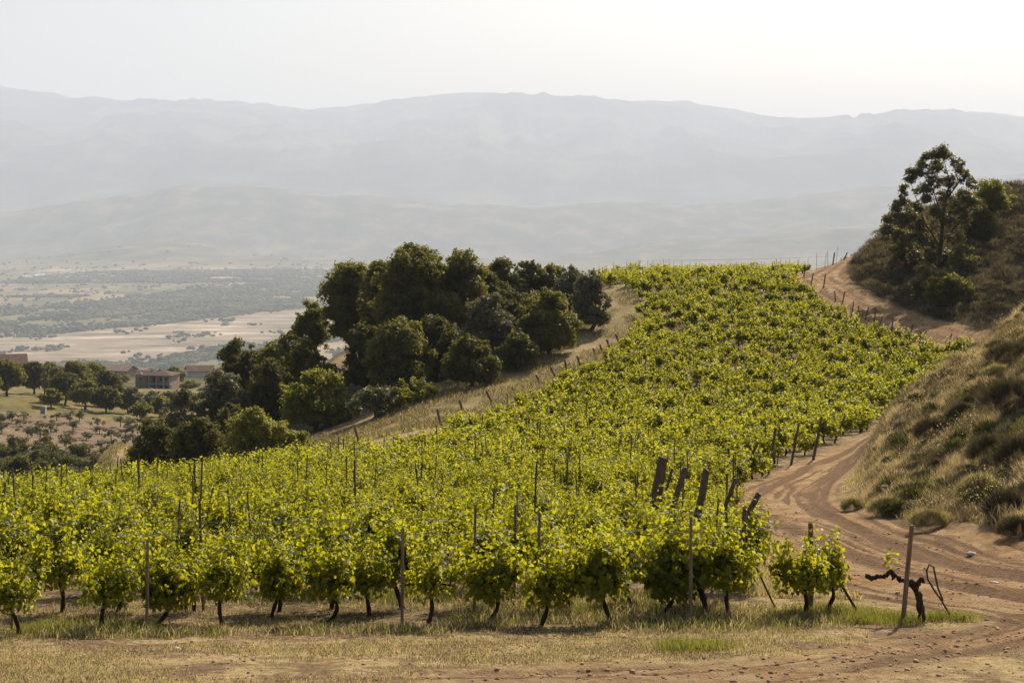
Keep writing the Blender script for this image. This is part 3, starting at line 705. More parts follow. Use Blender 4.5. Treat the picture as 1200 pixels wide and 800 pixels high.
x0 = wpoint(971, 664, 22.5); gx, gy = W(1010, 22.3); wire([x0, x0*.6+.4*np.array([gx, gy, H(gx, gy)])+[0, 0, .01], (gx, gy, H(gx, gy)-.05)], .020, 'anchor_cane', 'dark twisted cane slanting down right of the lone vine', 'cane', M_BWIRE)
x0 = wpoint(885, 662, 23.2); gx, gy = W(910, 23); wire([x0, (gx, gy, H(gx, gy)-.05)], .014, 'anchor_wire', 'dark anchor wire slanting to the ground right of the front row', 'wire', M_BWIRE)
gx, gy = W(1118, 21.9); a0 = np.array([gx, gy, H(gx, gy)-.05])
lp = [(1118, 722), (1104, 704), (1094, 690), (1087, 678), (1086, 668), (1089, 661), (1094, 664), (1096, 674), (1099, 688), (1105, 703)]
wire([a0]+[wpoint(a, b, 21.9+.01*i) for i, (a, b) in enumerate(lp[1:])], .013, 'wire_loop', 'dark looped anchor wire sticking up right of the bare vine', 'wire', M_BWIRE)
wire(span(wpoint(765, 305, 152), wpoint(985, 300, 153.5), .1, 20), .012, 'trellis_wire', 'thin wire along the skyline stakes')

# ------------------------------------------------------------------ trees and shrubs
def crown_arrays(lobes, leaf, dens, r, flat=.75, shag=.14, width=.9):
    """lobes: (x,y,z,r) array, crown of leaf faces packed over many small clumps"""
    pos, nrm, siz = [], [], []
    for (x, y, z, R) in lobes:
        nsub = max(6, int(11*(R/.8)**1.2))
        a = unit(r.normal(size=(nsub, 3))); a[:, 2] = a[:, 2]*.9+.12
        cs = np.array([x, y, z])+a*R*(.45+.5*r.random((nsub, 1)))*np.array([1, 1, flat])
        for c in cs:
            rr = min(R*(.22+.30*r.random()), .30+.45*r.random()+R*.10); q = int(4*pi*rr*rr/(leaf*leaf*.42)*dens*.8)+3
            d_ = unit(r.normal(size=(q, 3))); rad = rr*(.55+.5*r.random((q, 1))+shag*r.normal(size=(q, 1)))
            pos.append(c+d_*rad*np.array([1, 1, .85])); nrm.append(unit(d_*.8+np.array([0, 0, .35])+r.normal(size=(q, 3))*.5)); siz.append(leaf*(.65+.7*r.random(q)))
    pos = np.concatenate(pos); nrm = np.concatenate(nrm); siz = np.concatenate(siz)
    return scatter(QUAD, QF, pos, nrm, siz, r, None, width)
def tree(name, label, px, d, ytop, hw, mat, crown0=.12, leaf=.20, dens=1., nl=16, cat='tree', group=None, seed=None, lobes=None, trunk_r=None, hmin=None, base_off=0, depthf=.8):
    r = np.random.default_rng(seed if seed is not None else int(px*13+d*7+ytop))
    x, y = W(px, d); zg = H(x, y); zt = -(ytop-HOR)/F*d; h = max(zt-zg, hmin or .6); R = hw/F*d
    e = empty(name, (x, y, zg), label, cat, group)
    if lobes is None:
        lb = []
        zc = h*(crown0+1)/2; hz2 = h*(1-crown0)/2
        lr = max(min(R, hz2)*.42, max(R, hz2)*.24)
        if crown0 < .08: nl = nl+6
        for i in range(nl):
            if i == 0: v = np.array([0, 0, 1.])
            elif i == 1: v = np.array([-1, 0, -.1])
            elif i == 2: v = np.array([1, 0, -.1])
            elif crown0 < .08 and i >= nl-6: a_ = (i+r.random())*pi/3; v = np.array([cos(a_)*.85, sin(a_)*.85, -.85])
            else: v = unit(r.normal(size=3))*r.random()**.3
            k = lr*(.75+.6*r.random())
            # broad shoulders: superellipse rather than an egg
            w_ = np.sign(v)*np.abs(v)**.85
            lb.append((w_[0]*(R-k*.85), w_[1]*(R*depthf-k*.6), zc+w_[2]*(hz2-k*.75), k))
        for q_ in (-.35, .1, .55): lb.append((r.normal()*R*.12, r.normal()*R*.12, zc+q_*hz2, lr*1.15))
        for q_ in range(int(nl*1.3)):
            v = unit(r.normal(size=3)); v[2] = v[2] if crown0 < .08 else max(v[2], -.6); f_ = 1.0+.12*r.normal()
            lb.append((v[0]*R*.86*f_, v[1]*R*depthf*.86*f_, max(zc+v[2]*hz2*.88*min(f_, 1.08), .1*h), lr*(.26+.3*r.random())))
    else: lb = lobes
    lb = np.array(lb)
    V, Fc = crown_arrays(lb, leaf, dens, r)
    V[:, 2] = np.maximum(V[:, 2], .03)
    tb = MB(); tr = trunk_r or max(.05, h*.022+R*.02)
    fork = np.array([r.normal()*.04*h, r.normal()*.04*h, h*max(crown0, .18)+.05*h])
    tb.tube([(0, 0, -.3), (0, 0, .02*h), fork*.5+r.normal(size=3)*.02*h*[1, 1, 0], fork], [tr*1.5, tr*1.2, tr, tr*.85], 7)
    for (lx, ly, lz, k) in lb[:12]:
        m_ = fork*.45+np.array([lx, ly, lz])*.55+r.normal(size=3)*.04*h; m_[2] = max(m_[2], fork[2]*.9)
        tb.tube([fork-[0, 0, tr*.5], m_, (lx, ly, lz)], [tr*.55, tr*.3, tr*.1], 5)
    tb.build('trunk', M_BARK, e, True)
    build('crown', V, Fc, mat, e)
    return e
G1 = 'trees in the wood beside the vineyard path'; G2 = 'trees on the opposite hillside'; G3 = 'shrubs along the edge of the vineyard'
TR = [
 ('oak_tree', 'tall oak with a ragged pale-lit crown at the left end of the wood', 412, 127, 306, 36, M_OAK, .15, 20),
 ('small_tree', 'small thin open-crowned tree leaning out at the left foot of the tall oak', 364, 131, 350, 24, M_OAK, .22, 18),
 ('oak_tree', 'biggest oak of the wood with the highest domed crown', 487, 117, 287, 50, M_OAK, .12, 30),
 ('oak_tree', 'upright oak right of the highest crown, its top ending squarely', 541, 119, 291, 31, M_OAK, .15, 22),
 ('oak_tree', 'darker oak in the gap between the tall left oak and the biggest one', 449, 124, 304, 30, M_OAK, .12, 18),
 ('evergreen_shrub', 'dark rounded evergreen right of the tall oaks on the skyline', 590, 134, 302, 24, M_DARK, .05, 10),
 ('evergreen_shrub', 'dark bushy evergreen on the skyline, second right of the tall oaks', 620, 136, 306, 24, M_DARK, .05, 10),
 ('evergreen_shrub', 'dark bushy evergreen on the skyline, third right of the tall oaks', 647, 137, 309, 24, M_OAK, .05, 10),
 ('evergreen_shrub', 'low dark shrub on the bank under the skyline evergreens', 596, 126, 338, 28, M_DARK, .02, 12),
 ('evergreen_shrub', 'low dark shrub between the skyline evergreens and the round low oak', 628, 124, 345, 26, M_DARK, .02, 12),
 ('evergreen_shrub', 'dark shrub just right of the square-topped oak, below the skyline', 572, 130, 318, 24, M_DARK, .02, 12),
 ('olive_tree', 'grey green olive behind the rightmost one of the wood', 668, 130, 312, 20, M_OLIVE, .05, 12),
 ('olive_tree', 'grey green olive at the right end of the wood, by the bend of the path', 693, hit(693, 386, 60, 150), 316, 23, M_OLIVE, .04, 14),
 ('oak_tree', 'round-crowned oak low on the right side of the wood, above the path', 643, hit(643, 414, 60, 150), 341, 35, M_OAK, .04, 22),
 ('olive_tree', 'grey olive between the round low oak and the tall ones', 575, 112, 344, 32, M_OLIVE, .05, 16),
 ('evergreen_shrub', 'dark shrub filling the foot of the wood under the grey olive', 605, hit(605, 432, 60, 150), 388, 26, M_DARK, .03, 10),
 ('evergreen_shrub', 'oval dark green shrub standing forward at the path below the wood', 553, hit(553, 455, 60, 150), 393, 34, M_DARK, .02, 16),
 ('evergreen_shrub', 'dark shrub under the biggest oak', 470, 110, 375, 42, M_OAK, .03, 16),
 ('evergreen_shrub', 'dark shrub low at the middle of the wood behind the forward oval one', 510, 113, 370, 36, M_DARK, .03, 14),
 ('evergreen_shrub', 'dark shrub under the tall left oak', 430, 117, 380, 28, M_DARK, .03, 12),
 ('oak_tree', 'dark domed oak on the far left shoulder of the wood', 279, 126, 396, 33, M_DARK, .06, 16),
 ('oak_tree', 'broad oak below the bare orange patch', 340, 128, 388, 30, M_OAK, .05, 14),
 ('evergreen_shrub', 'dark shrub right below the bare orange patch', 388, 121, 425, 27, M_DARK, .03, 12),
 ('evergreen_shrub', 'dark shrub between the domed dark oak and the pale shrub', 318, 115, 418, 28, M_DARK, .03, 12),
 ('evergreen_shrub', 'dark shrub at the foot of the small thin tree', 356, 124, 396, 25, M_OAK, .02, 14),
 ('evergreen_shrub', 'low shrub in the dip left of the small thin tree', 318, 122, 400, 26, M_OAK, .02, 14),
 ('olive_tree', 'grey green olive below the domed dark oak', 262, 114, 434, 32, M_OLIVE, .04, 14),
 ('olive_tree', 'small grey olive at the left foot of the wood', 212, 112, 455, 22, M_OLIVE, .04, 12),
 ('pale_shrub', 'large pale green airy shrub at the vineyard edge below the broad oak', 370, hit(370, 506, 60, 150), 434, 42, M_BRIGHT, .03, 20),
 ('olive_tree', 'wide low olive at the vineyard edge right of the pale shrub', 440, hit(440, 489, 60, 150), 453, 34, M_OLIVE, .03, 14),
 ('wild_vine', 'bright leafy overgrown vine bush between the low olive and the oval dark shrub', 487, hit(487, 474, 60, 150), 442, 26, M_BRIGHT, .02, 10),
 ('bright_shrub', 'bright yellow-green round bush at the vineyard edge', 300, 88, 478, 43, M_BRIGHT, .02, 20),
 ('evergreen_shrub', 'very dark rounded thicket at the left end of the vineyard edge', 180, 96, 490, 30, M_DARK, .02, 14),
 ('evergreen_shrub', 'dark thicket just left of the bright round bush', 235, 93, 490, 34, M_DARK, .02, 14),
 ('evergreen_shrub', 'dark shrub behind the bright round bush', 272, 103, 470, 24, M_DARK, .02, 10),
 ('bright_shrub', 'little bright bush between the round bush and the path', 352, 88, 505, 18, M_BRIGHT, .02, 8),
 ('low_shrub', 'small olive-brown bush on the grassy spur', 86, 102, 548, 22, M_OLIVE, .02, 8),
 ('low_shrub', 'tiny bush at the near foot of the grassy spur', 66, 92, 568, 17, M_OAK, .02, 7),
 ('bright_shrub', 'young green sapling beside the spur path', 158, 100, 520, 9, M_BRIGHT, .02, 6),
]
for (nm, lab, px, d, yt, hw, mt, c0, nl) in TR:
    tree(nm, lab, px, d, yt, hw, mt, c0, leaf=.20 if d > 100 else .15, nl=nl, cat='tree' if 'tree' in nm else 'shrub', group=G1 if d > 100 and px > 200 else G3, dens=.75 if mt is not M_DARK else .8)
# gully bushes, lower left
for (px, d, yt, hw, lab) in [(22, 150, 536, 30, 'dark bush in the shaded gully at the left edge'), (52, 165, 540, 22, 'dark bush in the shaded gully, right of the one at the left edge'), (-15, 130, 560, 34, 'olive-coloured bush at the lower left edge of the gully'), (38, 128, 568, 24, 'low bush just above the vines in the shaded gully')]:
    tree('gully_bush', lab, px, d, yt, hw, M_OLIVE if d < 135 else M_DARK, .03, leaf=.22, nl=12, cat='bush', group='bushes in the gully')
# eucalyptus on the right hillside, lobes read from its real outline
d = 133; x, y = W(1100, d); zg = H(x, y)
EL = [(1106, 178, 9, 0), (1094, 186, 8, .5), (1120, 192, 7, -.4), (1084, 190, 6, .4), (1078, 200, 8, -.3), (1104, 200, 8, .8), (1128, 206, 8, 0), (1068, 206, 8, .3), (1092, 214, 8, -.8), (1116, 214, 8, .5), (1138, 216, 7, -.2), (1064, 222, 7, .6),
      (1082, 228, 9, -.5), (1108, 230, 8, .3), (1130, 230, 9, .7), (1056, 240, 9, 0), (1074, 244, 8, .8), (1096, 246, 8, -.6), (1120, 246, 8, .2), (1142, 238, 7, .4), (1047, 256, 9, .3), (1064, 260, 10, -.6), (1086, 264, 9, .6), (1110, 262, 8, -.3), (1132, 258, 7, 0),
      (1040, 270, 7, .2), (1056, 276, 9, .5), (1076, 282, 9, 0), (1100, 284, 9, .5), (1120, 280, 8, -.4), (1070, 296, 8, .3), (1092, 302, 8, -.3), (1112, 302, 8, .2)]
lobes = [((p-1100)/F*d, dy*1.5, -(yy-HOR)/F*d-zg, r_*1.32/F*d) for p, yy, r_, dy in EL]
e = empty('eucalyptus_tree', (x, y, zg), 'tall open-crowned eucalyptus standing on the right hillside against the sky', 'tree')
r = np.random.default_rng(5); V, Fc = crown_arrays(np.array(lobes), .19, 1.05, r, .95, .28); build('crown', V, Fc, M_EUC, e)
tb = MB(); P = lambda p, yy, dy=0: np.array([(p-1100)/F*d, dy, -(yy-HOR)/F*d-zg])
tb.tube([P(1100, 345)*[1, 1, 0]+[0, 0, -.4], P(1101, 320), P(1102, 290), P(1105, 260), P(1108, 235)], [.22, .19, .16, .12, .09], 8)
for a in ([(1108, 235), (1112, 215), (1106, 178)], [(1105, 258), (1094, 228), (1084, 192)], [(1108, 235), (1122, 215), (1120, 192)], [(1102, 290), (1082, 260), (1068, 210)], [(1102, 285), (1128, 255), (1138, 218)],
          [(1101, 315), (1080, 288), (1056, 242)], [(1101, 318), (1072, 300), (1045, 262)], [(1101, 312), (1118, 290), (1128, 262)], [(1104, 265), (1096, 245), (1092, 214)], [(1101, 300), (1086, 282), (1064, 260)]):
    tb.tube([P(*q, dy=.3*i*(-1)**i) for i, q in enumerate(a)], [.085, .05, .018], 5)
tb.build('trunk', M_BARK, e, True)
RT = [('evergreen_shrub', 'dark shrub on the slope under the small leafy tree', 1152, 137, 242, 17, M_OAK, .02, 14, .7),
      ('small_tree', 'small leafy tree right of the eucalyptus, its thin top against the sky', 1163, 140, 207, 24, M_BRIGHT, .25, 18, .30),
      ('evergreen_shrub', 'dark bush under the right side of the eucalyptus', 1146, 137, 242, 20, M_DARK, .03, 12, .7),
      ('evergreen_shrub', 'dark shrub clinging to the slope left of the eucalyptus trunk', 1062, 137, 268, 20, M_DARK, .03, 10, .7),
      ('evergreen_shrub', 'deep green shrub at the foot of the eucalyptus above the upper road', 1112, 123, 318, 30, M_OAK, .02, 16, .8),
      ('bright_shrub', 'yellow-green shrub on the slope below the eucalyptus crown', 1128, 129, 285, 18, M_OAK, .02, 8, .6),
      ('evergreen_shrub', 'shadowy shrub on the slope right of the deep green one', 1085, 126, 312, 18, M_DARK, .02, 8, .6)]
for (nm, lab, px, d, yt, hw, mt, c0, nl, dn) in RT:
    tree(nm, lab, px, d, yt, hw, mt, c0, leaf=.17, nl=nl, cat='tree' if 'tree' in nm else 'shrub', group='trees and shrubs on the right hillside', dens=dn)

# opposite hillside trees and village
OT = [(225, 262, 462, 14, M_OAK, 'low bush-like tree at the right foot of the hilltop grove'), (205, 258, 466, 15, M_OLIVE, 'pale low tree beside the bush-like one below the village'), (165, 256, 470, 14, M_OAK, 'low dark tree under the neat round pale one'), (187, 262, 464, 13, M_OAK, 'low tree under the silvery olive'), (60, 262, 455, 15, M_OAK, 'low tree at the front of the grove by the pole'), (240, 270, 455, 15, M_OLIVE, 'pale tree at the far right below the village'),
      (8, 285, 421, 22, M_OAK, 'large oak at the left edge beside the red brick house'), (-25, 270, 430, 26, M_OAK, 'oak cut off by the left edge in front of the red house'), (40, 300, 423, 16, M_DARK, 'dark upright tree right of the red brick house'),
      (58, 310, 424, 15, M_OAK, 'tree beside the thin utility pole'), (84, 295, 423, 22, M_OAK, 'broad oak in the middle of the hilltop grove'), (108, 300, 425, 18, M_OAK, 'oak right of the broad one in the hilltop grove'), (76, 275, 436, 19, M_DARK, 'dark lower tree in front of the broad oak'),
      (125, 285, 434, 20, M_DARK, 'dark round tree near the right end of the grove'), (100, 270, 445, 21, M_OAK, 'low spreading tree at the front of the grove'), (124, 264, 452, 18, M_DARK, 'low dark tree at the front right of the grove'),
      (150, 268, 453, 17, M_OLIVE, 'neat round pale tree below the big unfinished house'), (178, 290, 459, 20, M_OLIVE, 'wide silvery olive below the house balconies'), (204, 430, 429, 13, M_OAK, 'domed tree just right of the unfinished house'),
      (140, 425, 437, 12, M_OAK, 'small tree left of the unfinished house'), (222, 400, 446, 12, M_OAK, 'small tree at the right end of the village'), (200, 330, 459, 12, M_OLIVE, 'small silvery tree at the right foot of the house'), (115, 410, 428, 10, M_DARK, 'little tree behind the grove on the hilltop')]
for px, d, yt, hw, mt, lab in OT:
    tree('hillside_tree', lab, px, d, yt, hw, mt, .08, leaf=.36, nl=16, group=G2, dens=.8)
# young olives on the terrace: built once, copied
def young(seed):
    r = np.random.default_rng(seed); lb = [(r.normal()*.42, r.normal()*.42, .55+.75*r.random(), .26+.2*r.random()) for _ in range(8)]
    V, Fc = crown_arrays(np.array(lb), .16, .6, r); tb = MB(); tb.tube([(0, 0, -.15), (.03, 0, .4), (0, .02, .8)], [.06, .05, .03], 5)
    a = tb.build('trunk', M_BARK); b = build('crown', V, Fc, M_OLIVE); m_ = (a.data, b.data); bpy.data.objects.remove(a); bpy.data.objects.remove(b); return m_
YO = [young(i) for i in range(4)]
k = 0
for row, dd in enumerate((212, 221, 230, 240)):
    for c in range(9):
        px = -8+c*21+row*7+rng.normal()*7; d_ = dd+rng.normal()*3-.03*px
        if px > 168 or px < -10: continue
        x, y = W(px, d_); e = empty('young_olive_tree', (x, y, H(x, y)), 'small young olive in the sparse rows on the bare terrace', 'olive tree', 'young olives on the terrace', rng.random()*6)
        e.scale = (1.0+.6*rng.random(), 1.0+.6*rng.random(), .8+.5*rng.random()); k += 1
        for nm, me in zip(('trunk', 'crown'), YO[k % 4]):
            c_ = bpy.data.objects.new(nm, me); COL.objects.link(c_); c_.parent = e
# dark scrub added on the terrace edge to give the bank's shade (uncountable)
def scrubmass(name, label, P, size, leaf, mat, dens=.6, kind='stuff'):
    parts = []; r = np.random.default_rng(len(P))
    for (x, y, z), s in zip(P, size):
        lb = np.array([(x+r.normal()*s*.4, y+r.normal()*s*.4, z+s*.3+r.random()*s*.3, s*.55) for _ in range(3)])
        parts.append(crown_arrays(lb, leaf, dens, r))
    V, Fc = join(parts); return tag(build(name, V, Fc, mat), label, 'scrub', kind=kind)
P = []
for i in range(95):
    px = -20+i*2.3+rng.normal()*3; x, y = W(px, 203+rng.normal()*3.5-.01*px); P.append((x, y, H(x, y)))
scrubmass('bank_shade_scrub', 'dark scrub added along the lip of the terrace for the shade of its bank', P, .8+.9*rng.random(len(P)), .25, M_DARK)

# ------------------------------------------------------------------ buildings
def m_brick(name, a, b, mortar, s=1.0):
    m, n = newmat(name); tc = N(n, 'ShaderNodeTexCoord'); t = N(n, 'ShaderNodeTexBrick'); t.inputs['Scale'].default_value = 2.2*s
    t.inputs['Color1'].default_value = (*a, 1); t.inputs['Color2'].default_value = (*b, 1); t.inputs['Mortar'].default_value = (*mortar, 1)
    mp = N(n, 'ShaderNodeMapping'); mp.inputs['Rotation'].default_value = (pi/2, 0, 0); L(n, tc.outputs['Object'], mp.inputs[0]); L(n, mp.outputs[0], t.inputs[0])
    c = mix(n, .4, t.outputs[0], ramp(n, noise(n, tc.outputs['Object'], .7), [(.3, a), (.7, b)])); out(n, principled(n, c, .9, .1).outputs[0]); return m
M_BRICK = m_brick('bare_brick', (.22, .15, .115), (.30, .22, .17), (.30, .27, .23))
M_RED = m_brick('red_render', (.22, .085, .06), (.27, .11, .075), (.2, .09, .07), .5)
M_ROOF = m_simple('roof_tiles', (.105, .066, .05), .9, .35, 1.5)
M_ROOFL = m_simple('pale_roof_tiles', (.27, .20, .15), .9, .3, 1.5)
M_PLAST = m_simple('pale_plaster', (.62, .57, .50), .9, .1, 1)
M_CONC = m_simple('concrete', (.33, .31, .28), .9, .15, 2)
M_GLASS = m_simple('dark_window_glass', (.02, .022, .025), .2, .1, 2, .5)
M_PLASTIC = m_leaf('greenhouse_sheet', (.84, .84, .82), (.9, .9, .88), (.9, .9, .86), .5, .5, .3)
def wall_holes(mb, x0, x1, z0, z1, y, th, holes, m=0):
    """wall in the XZ plane facing -Y, with rectangular openings (x0,x1,z0,z1)"""
    xs = sorted({x0, x1, *[h[0] for h in holes], *[h[1] for h in holes]}); zs = sorted({z0, z1, *[h[2] for h in holes], *[h[3] for h in holes]})
    for a, b in zip(xs[:-1], xs[1:]):
        for c, d_ in zip(zs[:-1], zs[1:]):
            cx, cz_ = (a+b)/2, (c+d_)/2
            if any(h[0] < cx < h[1] and h[2] < cz_ < h[3] for h in holes): continue
            mb.box(a, b, y, y+th, c, d_, m)
def gable_roof(w_, dp, z, rise, ov=.4, th=.15):
    mb = MB(); x0, x1, y0, y1 = -w_/2-ov, w_/2+ov, -dp/2-ov, dp/2+ov
    mb.add([(x0, y0, z), (x1, y0, z), (x1, 0, z+rise), (x0, 0, z+rise), (x0, y0, z+th), (x1, y0, z+th), (x1, 0, z+rise+th), (x0, 0, z+rise+th)], [(0,1,2,3)[::-1], (4,5,6,7), (0,4,5,1)[::-1], (0,3,7,4)[::-1], (1,5,6,2)[::-1]])
    mb.add([(x0, y1, z), (x1, y1, z), (x1, 0, z+rise), (x0, 0, z+rise), (x0, y1, z+th), (x1, y1, z+th), (x1, 0, z+rise+th), (x0, 0, z+rise+th)], [(0,1,2,3), (4,5,6,7)[::-1], (0,4,5,1), (0,3,7,4), (1,5,6,2)])
    return mb
def hip_roof(x0, x1, y0, y1, z, rise, ov=.5, th=.18):
    x0 -= ov; x1 += ov; y0 -= ov; y1 += ov; i = (y1-y0)/2; ym = (y0+y1)/2
    return MB().add([(x0, y0, z), (x1, y0, z), (x1, y1, z), (x0, y1, z), (x0, y0, z+th), (x1, y0, z+th), (x1, y1, z+th), (x0, y1, z+th), (x0+i, ym, z+rise), (x1-i, ym, z+rise)],
       [(3,2,1,0), (0,1,5,4), (1,2,6,5), (2,3,7,6), (3,0,4,7), (4,5,9,8), (5,6,9), (6,7,8,9), (7,4,8)])
def house(px, d, ybase, w_, dp, h, label, name='house', wallm=None, roofm=None, rise=1.4, rz=0, wins=4, group='small houses of the village'):
    x, y = W(px, d); zg = H(x, y)if d < 395 else float(zfar(np.array([x]), np.array([y]))[0])
    z = min(zg, -(ybase-HOR)/F*d) if abs(zg+(ybase-HOR)/F*d) < 3 else zg
    e = empty(name, (x, y, z), label, 'house', group, rz); mb = MB(); holes = []
    nf = max(1, int(h//2.9))
    for f_ in range(nf):
        for i in range(wins):
            cx = -w_/2+w_*(i+.5)/wins; z0 = f_*2.9+.9
            holes.append((cx-.45, cx+.45, z0, z0+1.3))
    wall_holes(mb, -w_/2, w_/2, -2.5, h, -dp/2, .3, holes)
    mb.box(-w_/2, w_/2, dp/2-.3, dp/2, -2.5, h); mb.box(-w_/2, -w_/2+.3, -dp/2+.3, dp/2-.3, -2.5, h); mb.box(w_/2-.3, w_/2, -dp/2+.3, dp/2-.3, -2.5, h)
    for s in (-1, 1):
        xx = s*(w_/2-.15); mb.add([(xx-.15, -dp/2, h), (xx+.15, -dp/2, h), (xx+.15, 0, h+rise), (xx-.15, 0, h+rise), (xx-.15, dp/2, h), (xx+.15, dp/2, h)], [(0,1,2,3), (3,2,5,4), (0,3,4), (1,5,2)])
    mb.build('wall', wallm or M_PLAST, e)
    for hx0, hx1, hz0, hz1 in holes: MB().box(hx0, hx1, -dp/2+.16, -dp/2+.19, hz0, hz1).build('window', M_GLASS, e)
    gable_roof(w_, dp, h+.01, rise).build('roof', roofm or M_ROOFL, e)
    return e
# the big unfinished house
x, y = W(184, 415); z = float(zfar(np.array([x]), np.array([y]))[0]); zb = z
e = empty('unfinished_house', (x, y, zb), 'big unfinished brick house with a brown hipped roof, open loggias and concrete columns', 'house', None, -.18); e.scale = (.72,)*3; e.location.z -= 1.0
hh = 7.0; mb = MB(); holes = []
x0, x1 = -7.2, 7.0; nf = 2 if hh < 9.5 else 3; fh = 2.95
lev = [hh-fh*(nf-i) for i in range(nf)]
for zl in lev:
    holes += [(-2.6, -1.5, zl+.3, zl+2.3), (2.2, 3.2, zl+.9, zl+2.2), (4.6, 5.4, zl+.9, zl+2.2)]
holes += [(-.6, 1.5, lev[-1]+.2, lev[-1]+2.4), (-.4, 1.0, lev[-2]+.3, lev[-2]+2.4), (-5.6, -4.9, lev[-1]+1, lev[-1]+2)]
wall_holes(mb, x0, x1, -4, hh, -3.2, .3, holes)
mb.box(x0, x1, 4.5, 4.8, -4, hh); mb.box(x0, x0+.3, -2.9, 4.5, -4, hh); mb.box(x1-.3, x1, -2.9, 4.5, -4, hh)
mb.build('wall', M_BRICK, e)
gb = MB(); gb.add([(-7.6, -3.5, hh-.4), (-2.8, -3.5, hh-.4), (-5.2, -3.5, hh+1.25), (-7.6, -3.22, hh-.4), (-2.8, -3.22, hh-.4), (-5.2, -3.22, hh+1.25)], [(0,1,2), (5,4,3), (0,2,5,3), (2,1,4,5), (0,3,4,1)]).build('gable', M_PLAST, e)
for i, hz_ in enumerate(holes): MB().box(hz_[0], hz_[1], -2.0, -1.9, hz_[2], hz_[3]).build('window', M_GLASS, e)  # dark sheets behind the openings stand in for the unlit interior
for zl in lev: MB().box(-1.4, 7.3, -4.9, -3.21, zl-.22, zl).build('balcony_slab', M_CONC, e)
for cx in (-1.2, 1.7, 4.6, 7.0): MB().box(cx-.17, cx+.17, -4.8, -4.46, -4, hh+.05).build('column', M_CONC, e)
rf = hip_roof(-4.2, 7.3, -4.7, 4.8, hh+.06, 1.7).build('roof', M_ROOF, e)
MB().box(.8, 1.6, 0, .7, hh+1.0, hh+2.3).build('chimney', M_BRICK, rf)
gable_roof(4.6, 8, hh-.1, 1.5, .5).build('side_roof', M_ROOF, e).location = (-5.2, .6, 0)
house(2, 372, 447, 11, 9, 5.4, 'red rendered house with a dark tiled roof at the left edge', 'red_house', M_RED, M_ROOF, 2.0, .35, 3, None)
VILL = [(100, 440, 442, 8, 6, 3.2, 'small pale house half hidden behind the hilltop grove', M_PLAST, M_ROOFL), (125, 520, 440, 7, 6, 3.4, 'long low house with a pale roof behind the grove', M_PLAST, M_ROOFL), (120, 600, 437, 12, 8, 3.5, 'farthest low pale roof seen above the grove', M_PLAST, M_ROOFL),
        (143, 470, 446, 7, 6, 3.2, 'small tile-roofed house touching the left side of the unfinished one', M_BRICK, M_ROOFL), (216, 560, 446, 7, 6, 2.8, 'low pale house right of the unfinished one', M_PLAST, M_ROOFL), (234, 480, 450, 8, 7, 4.2, 'white gabled house at the right end of the village', M_PLAST, M_ROOF),
        (160, 650, 436, 12, 9, 3.2, 'pale flat roof behind the unfinished house', M_PLAST, M_ROOFL), (240, 700, 440, 14, 8, 3.2, 'distant pale house above the white gabled one', M_PLAST, M_ROOFL), (70, 560, 438, 14, 8, 3.4, 'low house glimpsed between the grove trees', M_PLAST, M_ROOF)]
for i, (px, d, yb, w_, dp, h, lab, a, b) in enumerate(VILL): house(px, d, yb, w_, dp, h, lab, 'house', a, b, 1.5, (i % 3-1)*.3, 3)
post_px('utility_pole', 52, (52, 432), 262, .12, 'thin grey utility pole on the hillside left of the grove', 'pole')
post_px('lamp_pole', 107, (107, 452), 290, .09, 'small lamp pole in front of the hilltop grove', 'pole')
x, y = W(51, 250); z = H(x, y); e = empty('water_tank', (x, y, z), 'small pale concrete water tank at the foot of the utility pole', 'tank')
MB().box(-.4, .4, -.4, .4, -.5, 1.0).build('body', M_CONC, e); MB().tube([(0, 0, 1.0), (0, 0, 1.15), (0, 0, 1.3)], [.52, .45, .2], 12).build('cap', M_CONC, e)
# greenhouses on the plain, then scattered farm buildings
for i, (px, yy, w_) in enumerate([(38, 325.5, 110), (60, 325, 70), (50, 329.5, 95), (78, 326, 60), (98, 325.5, 90), (118, 327, 40)]):
    d = F*300/(yy-HOR); x, y = W(px, d); mb = MB(); nb = 22
    z = float(zfar(np.array([x]), np.array([y]))[0])
    for b in range(nb):
        t = np.linspace(0, pi, 7); prof = [(w_/2*np.sign(0), 0, 0)]
        yb = b*12.0
        V = [(sx*w_/2, yb+4.4*cos(a), 2+3.2*sin(a)) for sx in (-1, 1) for a in t]+[(sx*w_/2, yb+s*4.4, -1) for sx in (-1, 1) for s in (1, -1)]
        Fc = [(j, j+1, 8+j, 7+j) for j in range(6)]+[tuple(range(7)), tuple(range(13, 6, -1)), (0, 7, 16, 14), (6, 15, 17, 13), (0, 14, 15, 6), (7, 13, 17, 16)]
        mb.add(V, Fc)
    o = mb.build('greenhouse', M_PLASTIC); o.location = (x, y, z)
    tag(o, ['widest white greenhouse at the left of the far cluster', 'short white greenhouse right of the widest one', 'white greenhouse in front of the others on the plain', 'pale greenhouse in the middle of the far cluster', 'long white greenhouse right of the middle', 'small greenhouse at the right end of the far cluster'][i], 'greenhouse', 'white greenhouses on the far plain')
